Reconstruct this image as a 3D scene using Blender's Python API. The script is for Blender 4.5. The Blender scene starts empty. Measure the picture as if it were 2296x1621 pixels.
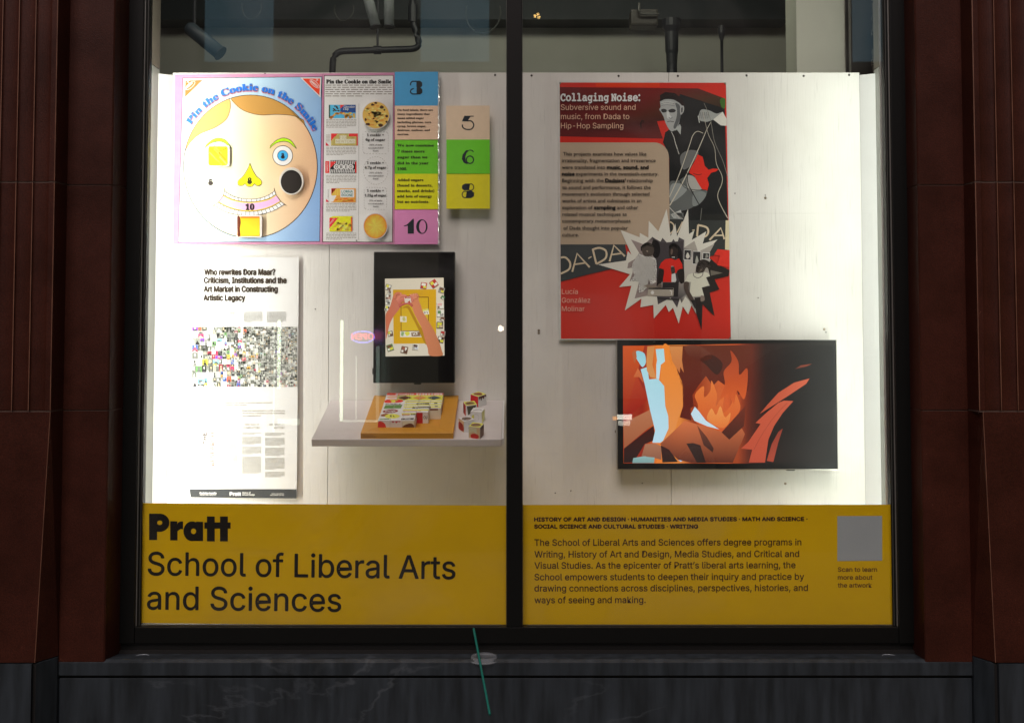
import bpy, bmesh, math, random, os
from mathutils import Vector, Matrix
random.seed(7)
S = bpy.context.scene
COL = S.collection
R = math.radians

# ---------------------------------------------------------------- camera
F = 2511.4                 # focal length in layout units (the sheet the place was measured on is 2296 x 1621)
PITCH = R(2.6); PPX, PPY = 1148.0, 621.0
CAMPOS = Vector((0.0, -3.5, 1.6))
cam_d = bpy.data.cameras.new('camera'); cam = bpy.data.objects.new('camera', cam_d); COL.objects.link(cam)
cam.location = CAMPOS; cam.rotation_euler = (R(90)+PITCH, 0, 0)
cam_d.sensor_width = 36; cam_d.lens = 36*F/2296; cam_d.shift_y = -(810.5-PPY)/2296
cam_d.clip_start = 0.05; cam_d.clip_end = 300
S.camera = cam
# ---------------------------------------------------------------- world, dusk sky
W = bpy.data.worlds.new('World'); S.world = W; W.use_nodes = True
wn = W.node_tree.nodes; wl = W.node_tree.links
sky = wn.new('ShaderNodeTexSky'); sky.sky_type = 'NISHITA'; sky.sun_disc = False
sky.sun_elevation = R(3); sky.sun_rotation = R(160); sky.dust_density = 3.0
bg = wn['Background']; bg.inputs[1].default_value = 0.07
wl.new(sky.outputs[0], bg.inputs[0])
sun_d = bpy.data.lights.new('sun', 'SUN'); sun = bpy.data.objects.new('sun', sun_d); COL.objects.link(sun)
sun_d.energy = 2.55; sun_d.angle = R(36); sun_d.color = (1.0, 0.83, 0.79)
sun.rotation_euler = (R(42), 0, R(-10))
S.view_settings.view_transform = 'Standard'; S.view_settings.look = 'None'
S.view_settings.exposure = 0; S.view_settings.gamma = 1
try: S.view_settings.use_curve_mapping = False
except Exception: pass
S.cycles.use_denoising = True
S.cycles.max_bounces = 8; S.cycles.transparent_max_bounces = 16
S.cycles.sample_clamp_indirect = 3.0
S.cycles.caustics_reflective = False; S.cycles.caustics_refractive = False

# ---------------------------------------------------------------- measuring helpers
def P(x, y, Y):
    """point on the upright plane world-y = Y that was measured at sheet position x, y"""
    u = (x-PPX)/F; v = -(y-PPY)/F
    c, s = math.cos(PITCH), math.sin(PITCH)
    d = Vector((u, c - v*s, s + v*c))
    return CAMPOS + d*((Y-CAMPOS.y)/d.y)
def X(x, Y, y=760): return P(x, y, Y).x
def Z(y, Y, x=1148): return P(x, y, Y).z

def lin(c):
    c = c/255.0
    return c/12.92 if c <= .04045 else ((c+.055)/1.055)**2.4
def rgb(t, E=1.0, cap=.86):
    return tuple(min(cap, lin(v)/E) for v in t[:3])+(1.0,)

# ---------------------------------------------------------------- materials
MATS = {}
def newmat(name):
    m = bpy.data.materials.new(name); m.use_nodes = True; MATS[name] = m
    return m, m.node_tree.nodes, m.node_tree.links, m.node_tree.nodes['Principled BSDF']
def simple(name, col, rough=.5, metal=0, nscale=40, namt=.12, bump=.0, bscale=200, spec=.5, stretch=(1,1,1), emit=None):
    m, n, l, b = newmat(name)
    tc = n.new('ShaderNodeTexCoord'); mp = n.new('ShaderNodeMapping'); l.new(tc.outputs['Object'], mp.inputs[0])
    mp.inputs['Scale'].default_value = stretch
    nz = n.new('ShaderNodeTexNoise'); nz.inputs['Scale'].default_value = nscale; nz.inputs['Detail'].default_value = 6
    l.new(mp.outputs[0], nz.inputs[0])
    mx = n.new('ShaderNodeMix'); mx.data_type = 'RGBA'
    mx.inputs[6].default_value = tuple(c*(1-namt*1.5) for c in col[:3])+(1,)
    mx.inputs[7].default_value = tuple(min(1, c*(1+namt*1.5)) for c in col[:3])+(1,)
    l.new(nz.outputs[0], mx.inputs[0]); l.new(mx.outputs[2], b.inputs['Base Color'])
    b.inputs['Roughness'].default_value = rough; b.inputs['Metallic'].default_value = metal
    b.inputs['Specular IOR Level'].default_value = spec
    if bump:
        n2 = n.new('ShaderNodeTexNoise'); n2.inputs['Scale'].default_value = bscale; n2.inputs['Detail'].default_value = 4
        l.new(mp.outputs[0], n2.inputs[0])
        bp = n.new('ShaderNodeBump'); bp.inputs['Strength'].default_value = bump; bp.inputs['Distance'].default_value = .002
        l.new(n2.outputs[0], bp.inputs['Height']); l.new(bp.outputs[0], b.inputs['Normal'])
    if emit:
        b.inputs['Emission Color'].default_value = tuple(emit[:3])+(1,); b.inputs['Emission Strength'].default_value = emit[3]
    return m
def attrmat(name, rough=.55, emit=0, spec=.3, grain=.06, base=None, transl=0):
    m, n, l, b = newmat(name)
    at = n.new('ShaderNodeAttribute'); at.attribute_name = 'ink'
    tc = n.new('ShaderNodeTexCoord'); nz = n.new('ShaderNodeTexNoise'); nz.inputs['Scale'].default_value = 700
    nz.inputs['Detail'].default_value = 3; l.new(tc.outputs['Object'], nz.inputs[0])
    mr = n.new('ShaderNodeMapRange'); mr.inputs['To Min'].default_value = 1-grain*2; mr.inputs['To Max'].default_value = 1+grain
    l.new(nz.outputs[0], mr.inputs[0])
    mx = n.new('ShaderNodeMix'); mx.data_type = 'RGBA'; mx.blend_type = 'MULTIPLY'; mx.inputs[0].default_value = 1
    l.new(at.outputs['Color'], mx.inputs[6]); l.new(mr.outputs[0], mx.inputs[7])
    n2 = n.new('ShaderNodeTexNoise'); n2.inputs['Scale'].default_value = 3.0; n2.inputs['Detail'].default_value = 6; l.new(tc.outputs['Object'], n2.inputs[0])
    m2 = n.new('ShaderNodeMapRange'); m2.inputs['From Min'].default_value = .3; m2.inputs['From Max'].default_value = .7; m2.inputs['To Min'].default_value = 1-grain*1.2; m2.inputs['To Max'].default_value = 1+grain*.8
    l.new(n2.outputs[0], m2.inputs[0]); mx0 = mx; mx = n.new('ShaderNodeMix'); mx.data_type = 'RGBA'; mx.blend_type = 'MULTIPLY'; mx.inputs[0].default_value = 1
    l.new(mx0.outputs[2], mx.inputs[6]); l.new(m2.outputs[0], mx.inputs[7])
    b.inputs['Roughness'].default_value = rough; b.inputs['Specular IOR Level'].default_value = spec
    if emit:
        b.inputs['Base Color'].default_value = (.006,.006,.007,1)
        l.new(mx.outputs[2], b.inputs['Emission Color']); b.inputs['Emission Strength'].default_value = emit
    else:
        l.new(mx.outputs[2], b.inputs['Base Color'])
        if transl:
            tr = n.new('ShaderNodeBsdfTranslucent'); l.new(mx.outputs[2], tr.inputs[0])
            ms = n.new('ShaderNodeMixShader'); ms.inputs[0].default_value = transl
            l.new(b.outputs[0], ms.inputs[1]); l.new(tr.outputs[0], ms.inputs[2])
            l.new(ms.outputs[0], n['Material Output'].inputs[0])
    return m
PRINT = attrmat('printed_paper', .6, spec=.18)
GLOSSY = attrmat('printed_gloss_board', .45, spec=.25)
VINYL = attrmat('window_vinyl', .5, spec=.2, transl=.10)
SCREEN = attrmat('lit_screen', .5, emit=1.0, spec=.22, grain=.03)

def stone_red():
    m, n, l, b = newmat('red_brown_stone')
    tc = n.new('ShaderNodeTexCoord')
    a = n.new('ShaderNodeTexNoise'); a.inputs['Scale'].default_value = 6; a.inputs['Detail'].default_value = 8; a.inputs['Roughness'].default_value = .65
    g = n.new('ShaderNodeTexNoise'); g.inputs['Scale'].default_value = 260; g.inputs['Detail'].default_value = 3
    v = n.new('ShaderNodeTexVoronoi'); v.inputs['Scale'].default_value = 90
    for t in (a, g, v): l.new(tc.outputs['Object'], t.inputs[0])
    r1 = n.new('ShaderNodeValToRGB'); e = r1.color_ramp.elements
    e[0].position = .22; e[0].color = (.026,.0065,.0036,1); e[1].position = .82; e[1].color = (.068,.0155,.0080,1)
    l.new(a.outputs[0], r1.inputs[0])
    mg = n.new('ShaderNodeMapRange'); mg.inputs['From Min'].default_value = .3; mg.inputs['From Max'].default_value = .7
    mg.inputs['To Min'].default_value = .72; mg.inputs['To Max'].default_value = 1.25; l.new(g.outputs[0], mg.inputs[0])
    mx = n.new('ShaderNodeMix'); mx.data_type = 'RGBA'; mx.blend_type = 'MULTIPLY'; mx.inputs[0].default_value = 1
    l.new(r1.outputs[0], mx.inputs[6]); l.new(mg.outputs[0], mx.inputs[7])
    sp = n.new('ShaderNodeMath'); sp.operation = 'LESS_THAN'; sp.inputs[1].default_value = .10; l.new(v.outputs['Distance'], sp.inputs[0])
    sg = n.new('ShaderNodeMath'); sg.operation = 'GREATER_THAN'; sg.inputs[1].default_value = .62; l.new(a.outputs[0], sg.inputs[0])
    sm = n.new('ShaderNodeMath'); sm.operation = 'MULTIPLY'; l.new(sp.outputs[0], sm.inputs[0]); l.new(sg.outputs[0], sm.inputs[1])
    m2 = n.new('ShaderNodeMix'); m2.data_type = 'RGBA'; m2.inputs[7].default_value = (.20,.085,.055,1)
    l.new(sm.outputs[0], m2.inputs[0]); l.new(mx.outputs[2], m2.inputs[6]); l.new(m2.outputs[2], b.inputs['Base Color'])
    b.inputs['Specular IOR Level'].default_value = .28
    rr = n.new('ShaderNodeMapRange'); rr.inputs['To Min'].default_value = .30; rr.inputs['To Max'].default_value = .6
    l.new(a.outputs[0], rr.inputs[0]); l.new(rr.outputs[0], b.inputs['Roughness'])
    bp = n.new('ShaderNodeBump'); bp.inputs['Strength'].default_value = .35; bp.inputs['Distance'].default_value = .0015
    l.new(g.outputs[0], bp.inputs['Height']); l.new(bp.outputs[0], b.inputs['Normal'])
    return m
def slate():
    m, n, l, b = newmat('blue_grey_slate')
    tc = n.new('ShaderNodeTexCoord')
    mp = n.new('ShaderNodeMapping'); mp.inputs['Rotation'].default_value = (0, R(38), 0); mp.inputs['Scale'].default_value = (1,1,2.2)
    l.new(tc.outputs['Object'], mp.inputs[0])
    a = n.new('ShaderNodeTexNoise'); a.inputs['Scale'].default_value = 1.3; a.inputs['Detail'].default_value = 10; a.inputs['Roughness'].default_value = .55; a.inputs['Distortion'].default_value = .35
    l.new(mp.outputs[0], a.inputs[0])
    ab = n.new('ShaderNodeMath'); ab.operation = 'SUBTRACT'; ab.inputs[1].default_value = .5; l.new(a.outputs[0], ab.inputs[0])
    ac = n.new('ShaderNodeMath'); ac.operation = 'ABSOLUTE'; l.new(ab.outputs[0], ac.inputs[0])
    vr = n.new('ShaderNodeValToRGB'); e = vr.color_ramp.elements
    e[0].position = 0; e[0].color = (.040,.045,.050,1); e[1].position = .010; e[1].color = (.0,.0,.0,1); l.new(ac.outputs[0], vr.inputs[0])
    gate = n.new('ShaderNodeTexNoise'); gate.inputs['Scale'].default_value = 2.3; l.new(tc.outputs['Object'], gate.inputs[0])
    gm = n.new('ShaderNodeMapRange'); gm.inputs['From Min'].default_value = .48; gm.inputs['From Max'].default_value = .66; l.new(gate.outputs[0], gm.inputs[0])
    st = n.new('ShaderNodeMapping'); st.inputs['Scale'].default_value = (26,26,3.5); l.new(tc.outputs['Object'], st.inputs[0])
    sn = n.new('ShaderNodeTexNoise'); sn.inputs['Scale'].default_value = 1.2; sn.inputs['Detail'].default_value = 7; l.new(st.outputs[0], sn.inputs[0])
    base = n.new('ShaderNodeValToRGB'); e = base.color_ramp.elements
    e[0].position = .32; e[0].color = (.013,.018,.022,1); e[1].position = .72; e[1].color = (.038,.050,.062,1); l.new(sn.outputs[0], base.inputs[0])
    vm = n.new('ShaderNodeMix'); vm.data_type = 'RGBA'; vm.blend_type = 'MULTIPLY'; vm.inputs[0].default_value = 1
    l.new(vr.outputs[0], vm.inputs[6]); l.new(gm.outputs[0], vm.inputs[7])
    ad = n.new('ShaderNodeMix'); ad.data_type = 'RGBA'; ad.blend_type = 'ADD'; ad.inputs[0].default_value = 1
    l.new(base.outputs[0], ad.inputs[6]); l.new(vm.outputs[2], ad.inputs[7]); l.new(ad.outputs[2], b.inputs['Base Color'])
    b.inputs['Roughness'].default_value = .45
    bp = n.new('ShaderNodeBump'); bp.inputs['Strength'].default_value = .25; bp.inputs['Distance'].default_value = .002
    l.new(sn.outputs[0], bp.inputs['Height']); l.new(bp.outputs[0], b.inputs['Normal'])
    return m
def board():
    m, n, l, b = newmat('painted_plywood')
    tc = n.new('ShaderNodeTexCoord')
    mp = n.new('ShaderNodeMapping'); mp.inputs['Scale'].default_value = (110, 110, 4.5); l.new(tc.outputs['Object'], mp.inputs[0])
    a = n.new('ShaderNodeTexNoise'); a.inputs['Scale'].default_value = 1.6; a.inputs['Detail'].default_value = 7; a.inputs['Roughness'].default_value = .6
    a.inputs['Distortion'].default_value = .8; l.new(mp.outputs[0], a.inputs[0])
    c = n.new('ShaderNodeTexNoise'); c.inputs['Scale'].default_value = 3; c.inputs['Detail'].default_value = 5; l.new(tc.outputs['Object'], c.inputs[0])
    r = n.new('ShaderNodeValToRGB'); e = r.color_ramp.elements
    e[0].position = .3; e[0].color = (.72,.71,.67,1); e[1].position = .65; e[1].color = (.82,.81,.78,1); l.new(c.outputs[0], r.inputs[0])
    cr = n.new('ShaderNodeMapRange'); cr.inputs['From Min'].default_value = .25; cr.inputs['From Max'].default_value = .42
    cr.inputs['To Min'].default_value = .80; cr.inputs['To Max'].default_value = 1; l.new(a.outputs[0], cr.inputs[0])
    mx = n.new('ShaderNodeMix'); mx.data_type = 'RGBA'; mx.blend_type = 'MULTIPLY'; mx.inputs[0].default_value = 1
    l.new(r.outputs[0], mx.inputs[6]); l.new(cr.outputs[0], mx.inputs[7]); l.new(mx.outputs[2], b.inputs['Base Color'])
    b.inputs['Roughness'].default_value = .55
    bp = n.new('ShaderNodeBump'); bp.inputs['Strength'].default_value = .6; bp.inputs['Distance'].default_value = .0016
    l.new(a.outputs[0], bp.inputs['Height']); l.new(bp.outputs[0], b.inputs['Normal'])
    return m
def glassmat():
    m, n, l, b = newmat('window_glass'); n.remove(b)
    tr = n.new('ShaderNodeBsdfTransparent'); tr.inputs[0].default_value = (.975,.985,.975,1)
    gl = n.new('ShaderNodeBsdfGlossy'); gl.inputs['Roughness'].default_value = 0.0
    fr = n.new('ShaderNodeFresnel'); 
    ge = n.new('ShaderNodeNewGeometry'); im = n.new('ShaderNodeMapRange'); im.inputs['To Min'].default_value = 1.5; im.inputs['To Max'].default_value = 1/1.5
    l.new(ge.outputs['Backfacing'], im.inputs[0]); l.new(im.outputs[0], fr.inputs['IOR'])   # same reflectance on both faces of the sheet
    ms = n.new('ShaderNodeMixShader'); l.new(fr.outputs[0], ms.inputs[0]); l.new(tr.outputs[0], ms.inputs[1]); l.new(gl.outputs[0], ms.inputs[2])
    tc = n.new('ShaderNodeTexCoord'); nz = n.new('ShaderNodeTexNoise'); nz.inputs['Scale'].default_value = 2.5; nz.inputs['Detail'].default_value = 8
    nz.inputs['Distortion'].default_value = 1.5; l.new(tc.outputs['Object'], nz.inputs[0])
    mr = n.new('ShaderNodeMapRange'); mr.inputs['From Min'].default_value = .45; mr.inputs['From Max'].default_value = .8
    mr.inputs['To Min'].default_value = .004; mr.inputs['To Max'].default_value = .035; l.new(nz.outputs[0], mr.inputs[0])
    df = n.new('ShaderNodeBsdfDiffuse'); df.inputs[0].default_value = (.7,.7,.7,1)
    m2 = n.new('ShaderNodeMixShader'); l.new(mr.outputs[0], m2.inputs[0]); l.new(ms.outputs[0], m2.inputs[1]); l.new(df.outputs[0], m2.inputs[2])
    l.new(m2.outputs[0], n['Material Output'].inputs[0])
    return m
STONE, SLATE, BOARD, GLASS = stone_red(), slate(), board(), glassmat()
LIT_EDGE = simple('lit_stone_edge', (.17,.075,.045), .5, nscale=14, namt=.5)  # paler copy of the stone, painting the light caught along the arrises
MORTAR = simple('pale_mortar', (.115,.075,.060), .8, bump=.4)
BLACK = simple('black_frame_paint', (.0035,.0038,.0035), .45, nscale=8, bump=.1, spec=.3)
GROOVE = simple('dark_sealant', (.006,.006,.006), .7)
ALU = simple('aluminium_bead', (.42,.41,.38), .35, .8)
ALUD = simple('dull_metal_bead', (.12,.12,.11), .4, .6)
WHITE = simple('white_paint', (.74,.73,.71), .5, nscale=12, namt=.03)
WHITEP = simple('smooth_white_panel', (.80,.80,.80), .45, nscale=5, namt=.02)
SIDE = simple('glossy_grey_reveal', (.34,.35,.32), .12, nscale=3, namt=.08)
SHELFM = simple('white_laminate', (.70,.66,.65), .5, nscale=60, namt=.05)
TVBLK = simple('black_plastic', (.007,.008,.009), .45, nscale=20, spec=.25)
YELLOW = simple('golden_painted_wood', (.66,.31,.028), .45, nscale=9, namt=.10, bump=.25, bscale=60, stretch=(1,12,12))
PLY = simple('plywood_edge', (.36,.16,.03), .6, nscale=5, namt=.35, stretch=(2,2,120))
CUBEM = simple('white_card', (.72,.68,.64), .5, nscale=30, namt=.04)
SCREW = simple('zinc_screw', (.32,.27,.20), .4, .7)
SCREWD = simple('dark_screw', (.05,.045,.04), .5, .5)
FOIL = simple('silver_foil', (.75,.75,.75), .3, .8, bump=.8, bscale=90)
PLAS = simple('clear_cloudy_plastic', (.30,.34,.38), .15, nscale=15)
TEAL = simple('green_plastic_straw', (.005,.145,.115), .35)
DARKP = simple('black_iron_pipe', (.019,.022,.027), .45)
DIM = simple('unlit_grey_wall', (.46,.46,.40), .8, nscale=5, namt=.07)
BEAM = simple('dark_steel_beam', (.016,.024,.027), .6)
ROOMF = simple('concrete', (.18,.175,.165), .8, nscale=9)

# ---------------------------------------------------------------- object helpers
def link(o, parent=None):
    COL.objects.link(o)
    if parent: o.parent = parent
    return o
def tag(o, label=None, cat=None, group=None, kind=None):
    if label: o['label'] = label
    if cat: o['category'] = cat
    if group: o['group'] = group
    if kind: o['kind'] = kind
    return o
def thing(name, label, cat, loc=(0,0,0), group=None):
    o = bpy.data.objects.new(name, None); o.empty_display_size = .05; COL.objects.link(o); o.location = loc
    return tag(o, label, cat, group)
def obj(name, bm, mats, parent=None, smooth=False):
    me = bpy.data.meshes.new(name); bm.to_mesh(me); bm.free()
    if not isinstance(mats, (list, tuple)): mats = [mats]
    for m in mats: me.materials.append(m)
    if smooth:
        for p in me.polygons: p.use_smooth = True
    o = bpy.data.objects.new(name, me); link(o, parent)
    if parent: o.matrix_parent_inverse = parent_inv(parent)
    return o
def parent_inv(p):
    return Matrix.Translation(p.location).inverted() if p.rotation_euler[0] == 0 and p.rotation_euler[2] == 0 else p.matrix_basis.inverted()
def bx(bm, x0, x1, y0, y1, z0, z1, bev=0):
    xs = sorted((x0,x1)); ys = sorted((y0,y1)); zs = sorted((z0,z1))
    v = [bm.verts.new((x,y,z)) for x in xs for y in ys for z in zs]
    fs = [(0,1,3,2),(4,6,7,5),(0,4,5,1),(2,3,7,6),(0,2,6,4),(1,5,7,3)]
    f = [bm.faces.new([v[i] for i in q]) for q in fs]
    if bev:
        es = list({e for q in f for e in q.edges})
        bmesh.ops.bevel(bm, geom=es, offset=bev, segments=2, affect='EDGES', profile=.6)
    return v
def box(name, m, parent, x0, x1, y0, y1, z0, z1, bev=0):
    bm = bmesh.new(); bx(bm, x0, x1, y0, y1, z0, z1, bev); return obj(name, bm, m, parent)
def prism(bm, prof, z0, z1, prof1=None, lit_edges=()):
    """closed xy outline carried from z0 to z1"""
    p1 = prof1 or prof
    a = [bm.verts.new((x,y,z0)) for x,y in prof]; b = [bm.verts.new((x,y,z1)) for x,y in p1]; n = len(prof)
    for i in range(n):
        f = bm.faces.new((a[i], a[(i+1)%n], b[(i+1)%n], b[i])); f.material_index = 1 if i in lit_edges else 0
    bm.faces.new(a[::-1]); bm.faces.new(b)
    bmesh.ops.recalc_face_normals(bm, faces=bm.faces[:])
def tube(bm, pts, r, n=12, cap=True):
    pts = [Vector(p) for p in pts]; rings = []
    rs = r if isinstance(r, (list, tuple)) else [r]*len(pts)
    up = Vector((0,0,1))
    for i, p in enumerate(pts):
        d = (pts[min(i+1,len(pts)-1)]-pts[max(i-1,0)]).normalized()
        s = d.cross(up if abs(d.z) < .95 else Vector((0,1,0))).normalized(); t = s.cross(d).normalized()
        rings.append([bm.verts.new(p+s*math.cos(a)*rs[i]+t*math.sin(a)*rs[i]) for a in [2*math.pi*k/n for k in range(n)]])
    for a, b in zip(rings, rings[1:]):
        for k in range(n): bm.faces.new((a[k], a[(k+1)%n], b[(k+1)%n], b[k]))
    if cap: bm.faces.new(rings[0][::-1]); bm.faces.new(rings[-1])
    bmesh.ops.recalc_face_normals(bm, faces=bm.faces[:])
def arc_pts(pts, rad=.04, n=5):
    """round the corners of a polyline"""
    pts = [Vector(p) for p in pts]; out = [pts[0]]
    for a, b, c in zip(pts, pts[1:], pts[2:]):
        u = (a-b).normalized(); w = (c-b).normalized(); p, q = b+u*rad, b+w*rad
        for k in range(n+1):
            t = k/n; out.append(p*(1-t)**2+b*2*t*(1-t)+q*t*t)
    return out+[pts[-1]]

# ---------------------------------------------------------------- flat print: drawn shapes carried as thin real geometry with ink colours
FD = os.path.join(bpy.utils.system_resource('DATAFILES'), 'fonts')
FONTS = {}
def font(k):
    if k not in FONTS:
        try: FONTS[k] = bpy.data.fonts.load(os.path.join(FD, {'sans':'Inter.woff2','math':'NotoSansMath-Regular.woff2','mono':'DejaVuSansMono.woff2'}[k]))
        except Exception: FONTS[k] = None
    return FONTS[k]
def mathstr(s, A, a, D):
    r = ''
    for ch in s:
        if 'A' <= ch <= 'Z': r += chr(A+ord(ch)-65)
        elif 'a' <= ch <= 'z': r += chr(a+ord(ch)-97)
        elif ch.isdigit(): r += chr(D+int(ch))
        else: r += ch
    return r
TCACHE = {}; CAPS = {}
def captop(f):
    if f not in CAPS: CAPS[f] = max(v[1] for v in textmesh('H', f)[0])
    return CAPS[f]
def textmesh(s, f):
    """vertices (u, v) with cap height 1, and faces, of one line of lettering"""
    if (s, f) in TCACHE: return TCACHE[(s, f)]
    body, fk = s, None
    if f == 'sans': fk = 'sans'
    elif f == 'serif': body, fk = mathstr(s, 0x1D400, 0x1D41A, 0x1D7CE), 'math'
    elif f == 'type': body, fk = mathstr(s, 0x1D670, 0x1D68A, 0x1D7F6), 'math'
    fo = font(fk) if fk else None
    if fk and fo is None: body = s
    c = bpy.data.curves.new('t', 'FONT'); c.body = body; c.size = 1; c.resolution_u = 3
    if fo: c.font = fo
    o = bpy.data.objects.new('t', c); me = bpy.data.meshes.new_from_object(o)
    vs = [(v.co.x, v.co.y) for v in me.vertices]; fs = [tuple(p.vertices) for p in me.polygons]
    bpy.data.objects.remove(o); bpy.data.curves.remove(c); bpy.data.meshes.remove(me)
    cap = 1.0 if s == 'H' else captop(f)
    x0 = min(v[0] for v in vs) if vs else 0; x1 = max(v[0] for v in vs) if vs else 1
    vs = [((x-x0)/cap, y/cap) for x, y in vs]
    par = list(range(len(vs)))                     # islands, so that overlapping strokes can be told apart
    def find(i):
        while par[i] != i: par[i] = par[par[i]]; i = par[i]
        return i
    for q in fs:
        r0 = find(q[0])
        for i in q[1:]: par[find(i)] = r0
    ids = {}; isl = [ids.setdefault(find(i), len(ids)) for i in range(len(vs))]
    TCACHE[(s, f)] = (vs, fs, (x1-x0)/cap, isl)
    return TCACHE[(s, f)]
def spline(pts, n=6, closed=True):
    out = []; N = len(pts); rng = range(N) if closed else range(N-1)
    g = (lambda i: pts[i % N]) if closed else (lambda i: pts[max(0, min(N-1, i))])
    for i in rng:
        p0, p1, p2, p3 = g(i-1), g(i), g(i+1), g(i+2)
        for k in range(n):
            t = k/n
            out.append(tuple(.5*((2*p1[j])+(-p0[j]+p2[j])*t+(2*p0[j]-5*p1[j]+4*p2[j]-p3[j])*t*t+(-p0[j]+3*p1[j]-3*p2[j]+p3[j])*t**3) for j in (0,1)))
    if not closed: out.append(pts[-1])
    return out
class Art:
    """print drawn in its own sheet coordinates; T turns them into world points, 'step' is the lift of one layer towards the viewer"""
    def __init__(s, T, E=1.0, step=.00012, cap=.86):
        s.T, s.E, s.step, s.cap = T, E, step, cap; s.L = 0; s.parts = {}; s.cur = 'artwork'; s.clip = None
    def _add(s, verts, faces, cols, lifts=None):
        b = s.parts.setdefault(s.cur, ([], [], [])); o = len(b[0])
        for i, (x, y) in enumerate(verts):
            b[0].append(s.T(x, y, s.step*s.L+(lifts[i] if lifts else 0)))
        for q in faces:
            b[1].append(tuple(i+o for i in q)); b[2].append([cols[i] for i in q])
    def up(s, n=1): s.L += n; return s
    def poly(s, pts, col):
        if isinstance(col, list): cc = [rgb(c, s.E, s.cap) for c in col]
        else: cc = [rgb(col, s.E, s.cap)]*len(pts)
        s._add(pts, [tuple(range(len(pts)))], cc); return s
    def rect(s, x0, y0, x1, y1, col): return s.poly([(x0,y0),(x0,y1),(x1,y1),(x1,y0)], col)
    def blob(s, pts, col, n=6): return s.poly(spline(pts, n), col)
    def ell(s, cx, cy, rx, ry, col, n=40, a0=0, a1=2*math.pi):
        return s.poly([(cx+rx*math.cos(a0+(a1-a0)*k/n), cy+ry*math.sin(a0+(a1-a0)*k/n)) for k in range(n)], col)
    def grid(s, quad, nx, ny, fn):
        """bilinear patch TL TR BR BL with fn(u, v) -> colour"""
        vs, cs = [], []
        for j in range(ny+1):
            for i in range(nx+1):
                u, v = i/nx, j/ny
                vs.append(tuple((quad[0][k]*(1-u)+quad[1][k]*u)*(1-v)+(quad[3][k]*(1-u)+quad[2][k]*u)*v for k in (0,1)))
                cs.append(rgb(fn(u, v), s.E, s.cap))
        w = nx+1
        s._add(vs, [(j*w+i, (j+1)*w+i, (j+1)*w+i+1, j*w+i+1) for j in range(ny) for i in range(nx)], cs); return s
    def line(s, pts, w, col, closed=False, curve=0):
        if curve: pts = spline(pts, curve, closed)
        n = len(pts); c = rgb(col, s.E, s.cap); L, Rr = [], []
        ws = w if isinstance(w, (list, tuple)) else None
        for i in range(n):
            a = pts[(i-1) % n] if closed else pts[max(0, i-1)]; b = pts[(i+1) % n] if closed else pts[min(n-1, i+1)]
            dx, dy = b[0]-a[0], b[1]-a[1]; d = math.hypot(dx, dy) or 1
            ww = (ws[0]+(ws[1]-ws[0])*i/(n-1) if ws else w)/2
            L.append((pts[i][0]-dy/d*ww, pts[i][1]+dx/d*ww)); Rr.append((pts[i][0]+dy/d*ww, pts[i][1]-dx/d*ww))
        m = n if closed else n-1
        s._add(L+Rr, [(i, (i+1) % n, n+(i+1) % n, n+i) for i in range(m)], [c]*(2*n)); return s
    def text(s, t, x, y, h, col, w=None, f='sans', ang=0, bold=0, shear=0, anchor='l', warp=None):
        vs, fs, tw, isl = textmesh(t, f)
        sx = (w/tw) if w else h
        if anchor == 'c': x0 = -tw*sx/2
        elif anchor == 'r': x0 = -tw*sx
        else: x0 = 0
        ca, sa = math.cos(ang), math.sin(ang); c = rgb(col, s.E, s.cap)
        offs = [(0,0)] if not bold else [(bold*a, bold*b) for a, b in ((-.5,0),(.5,0),(0,-.5),(0,.5),(0,0))][:5]
        for k, (ox, oy) in enumerate(offs):
            pts = []
            for (u, v) in vs:
                a = x0+u*sx+v*h*shear+ox; b = -v*h+oy
                if warp: pts.append(warp(a, b))
                else: pts.append((x+a*ca-b*sa, y+a*sa+b*ca))
            s._add(pts, fs, [c]*len(pts), [k*4e-6+(i % 4)*9e-6 for i in isl])
        return s
    def greek(s, x0, y0, x1, y1, rows, col, th=.45, just=True):
        """lines of print too small to read in the photograph: broken strokes"""
        rh = (y1-y0)/rows
        for r_ in range(rows):
            y = y0+r_*rh; x = x0; end = x1 if (r_ < rows-1 or not just) else x0+(x1-x0)*random.uniform(.4,.9)
            while x < end-2:
                wd = random.uniform(.04, .13)*(x1-x0); e = min(x+wd, end)
                s.rect(x, y, e, y+rh*th, col); x = e+(x1-x0)*.018
        return s
    def build(s, parent, m, local=False):
        out = {}
        for key, (v, f, c) in s.parts.items():
            k = key.split('#')[0]
            me = bpy.data.meshes.new(k); me.from_pydata([tuple(p) for p in v], [], f)
            at = me.color_attributes.new('ink', 'FLOAT_COLOR', 'CORNER')
            flat = []
            for q in c:
                for cc in q: flat.extend(cc)
            at.data.foreach_set('color', flat)
            me.materials.append(m); me.update()
            o = bpy.data.objects.new(k, me); link(o, parent)
            if parent and not local: o.matrix_parent_inverse = parent_inv(parent)
            out[key] = o
        return out
def crop(x0, y0, sc):      # a magnified detail's coordinates to sheet coordinates
    return lambda x, y: ((x0+x/sc)*.896875, (y0+y/sc)*.896875)
def onplane(c, Y):
    return lambda x, y, l=0: P(*c(x, y), Y-l)
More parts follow.
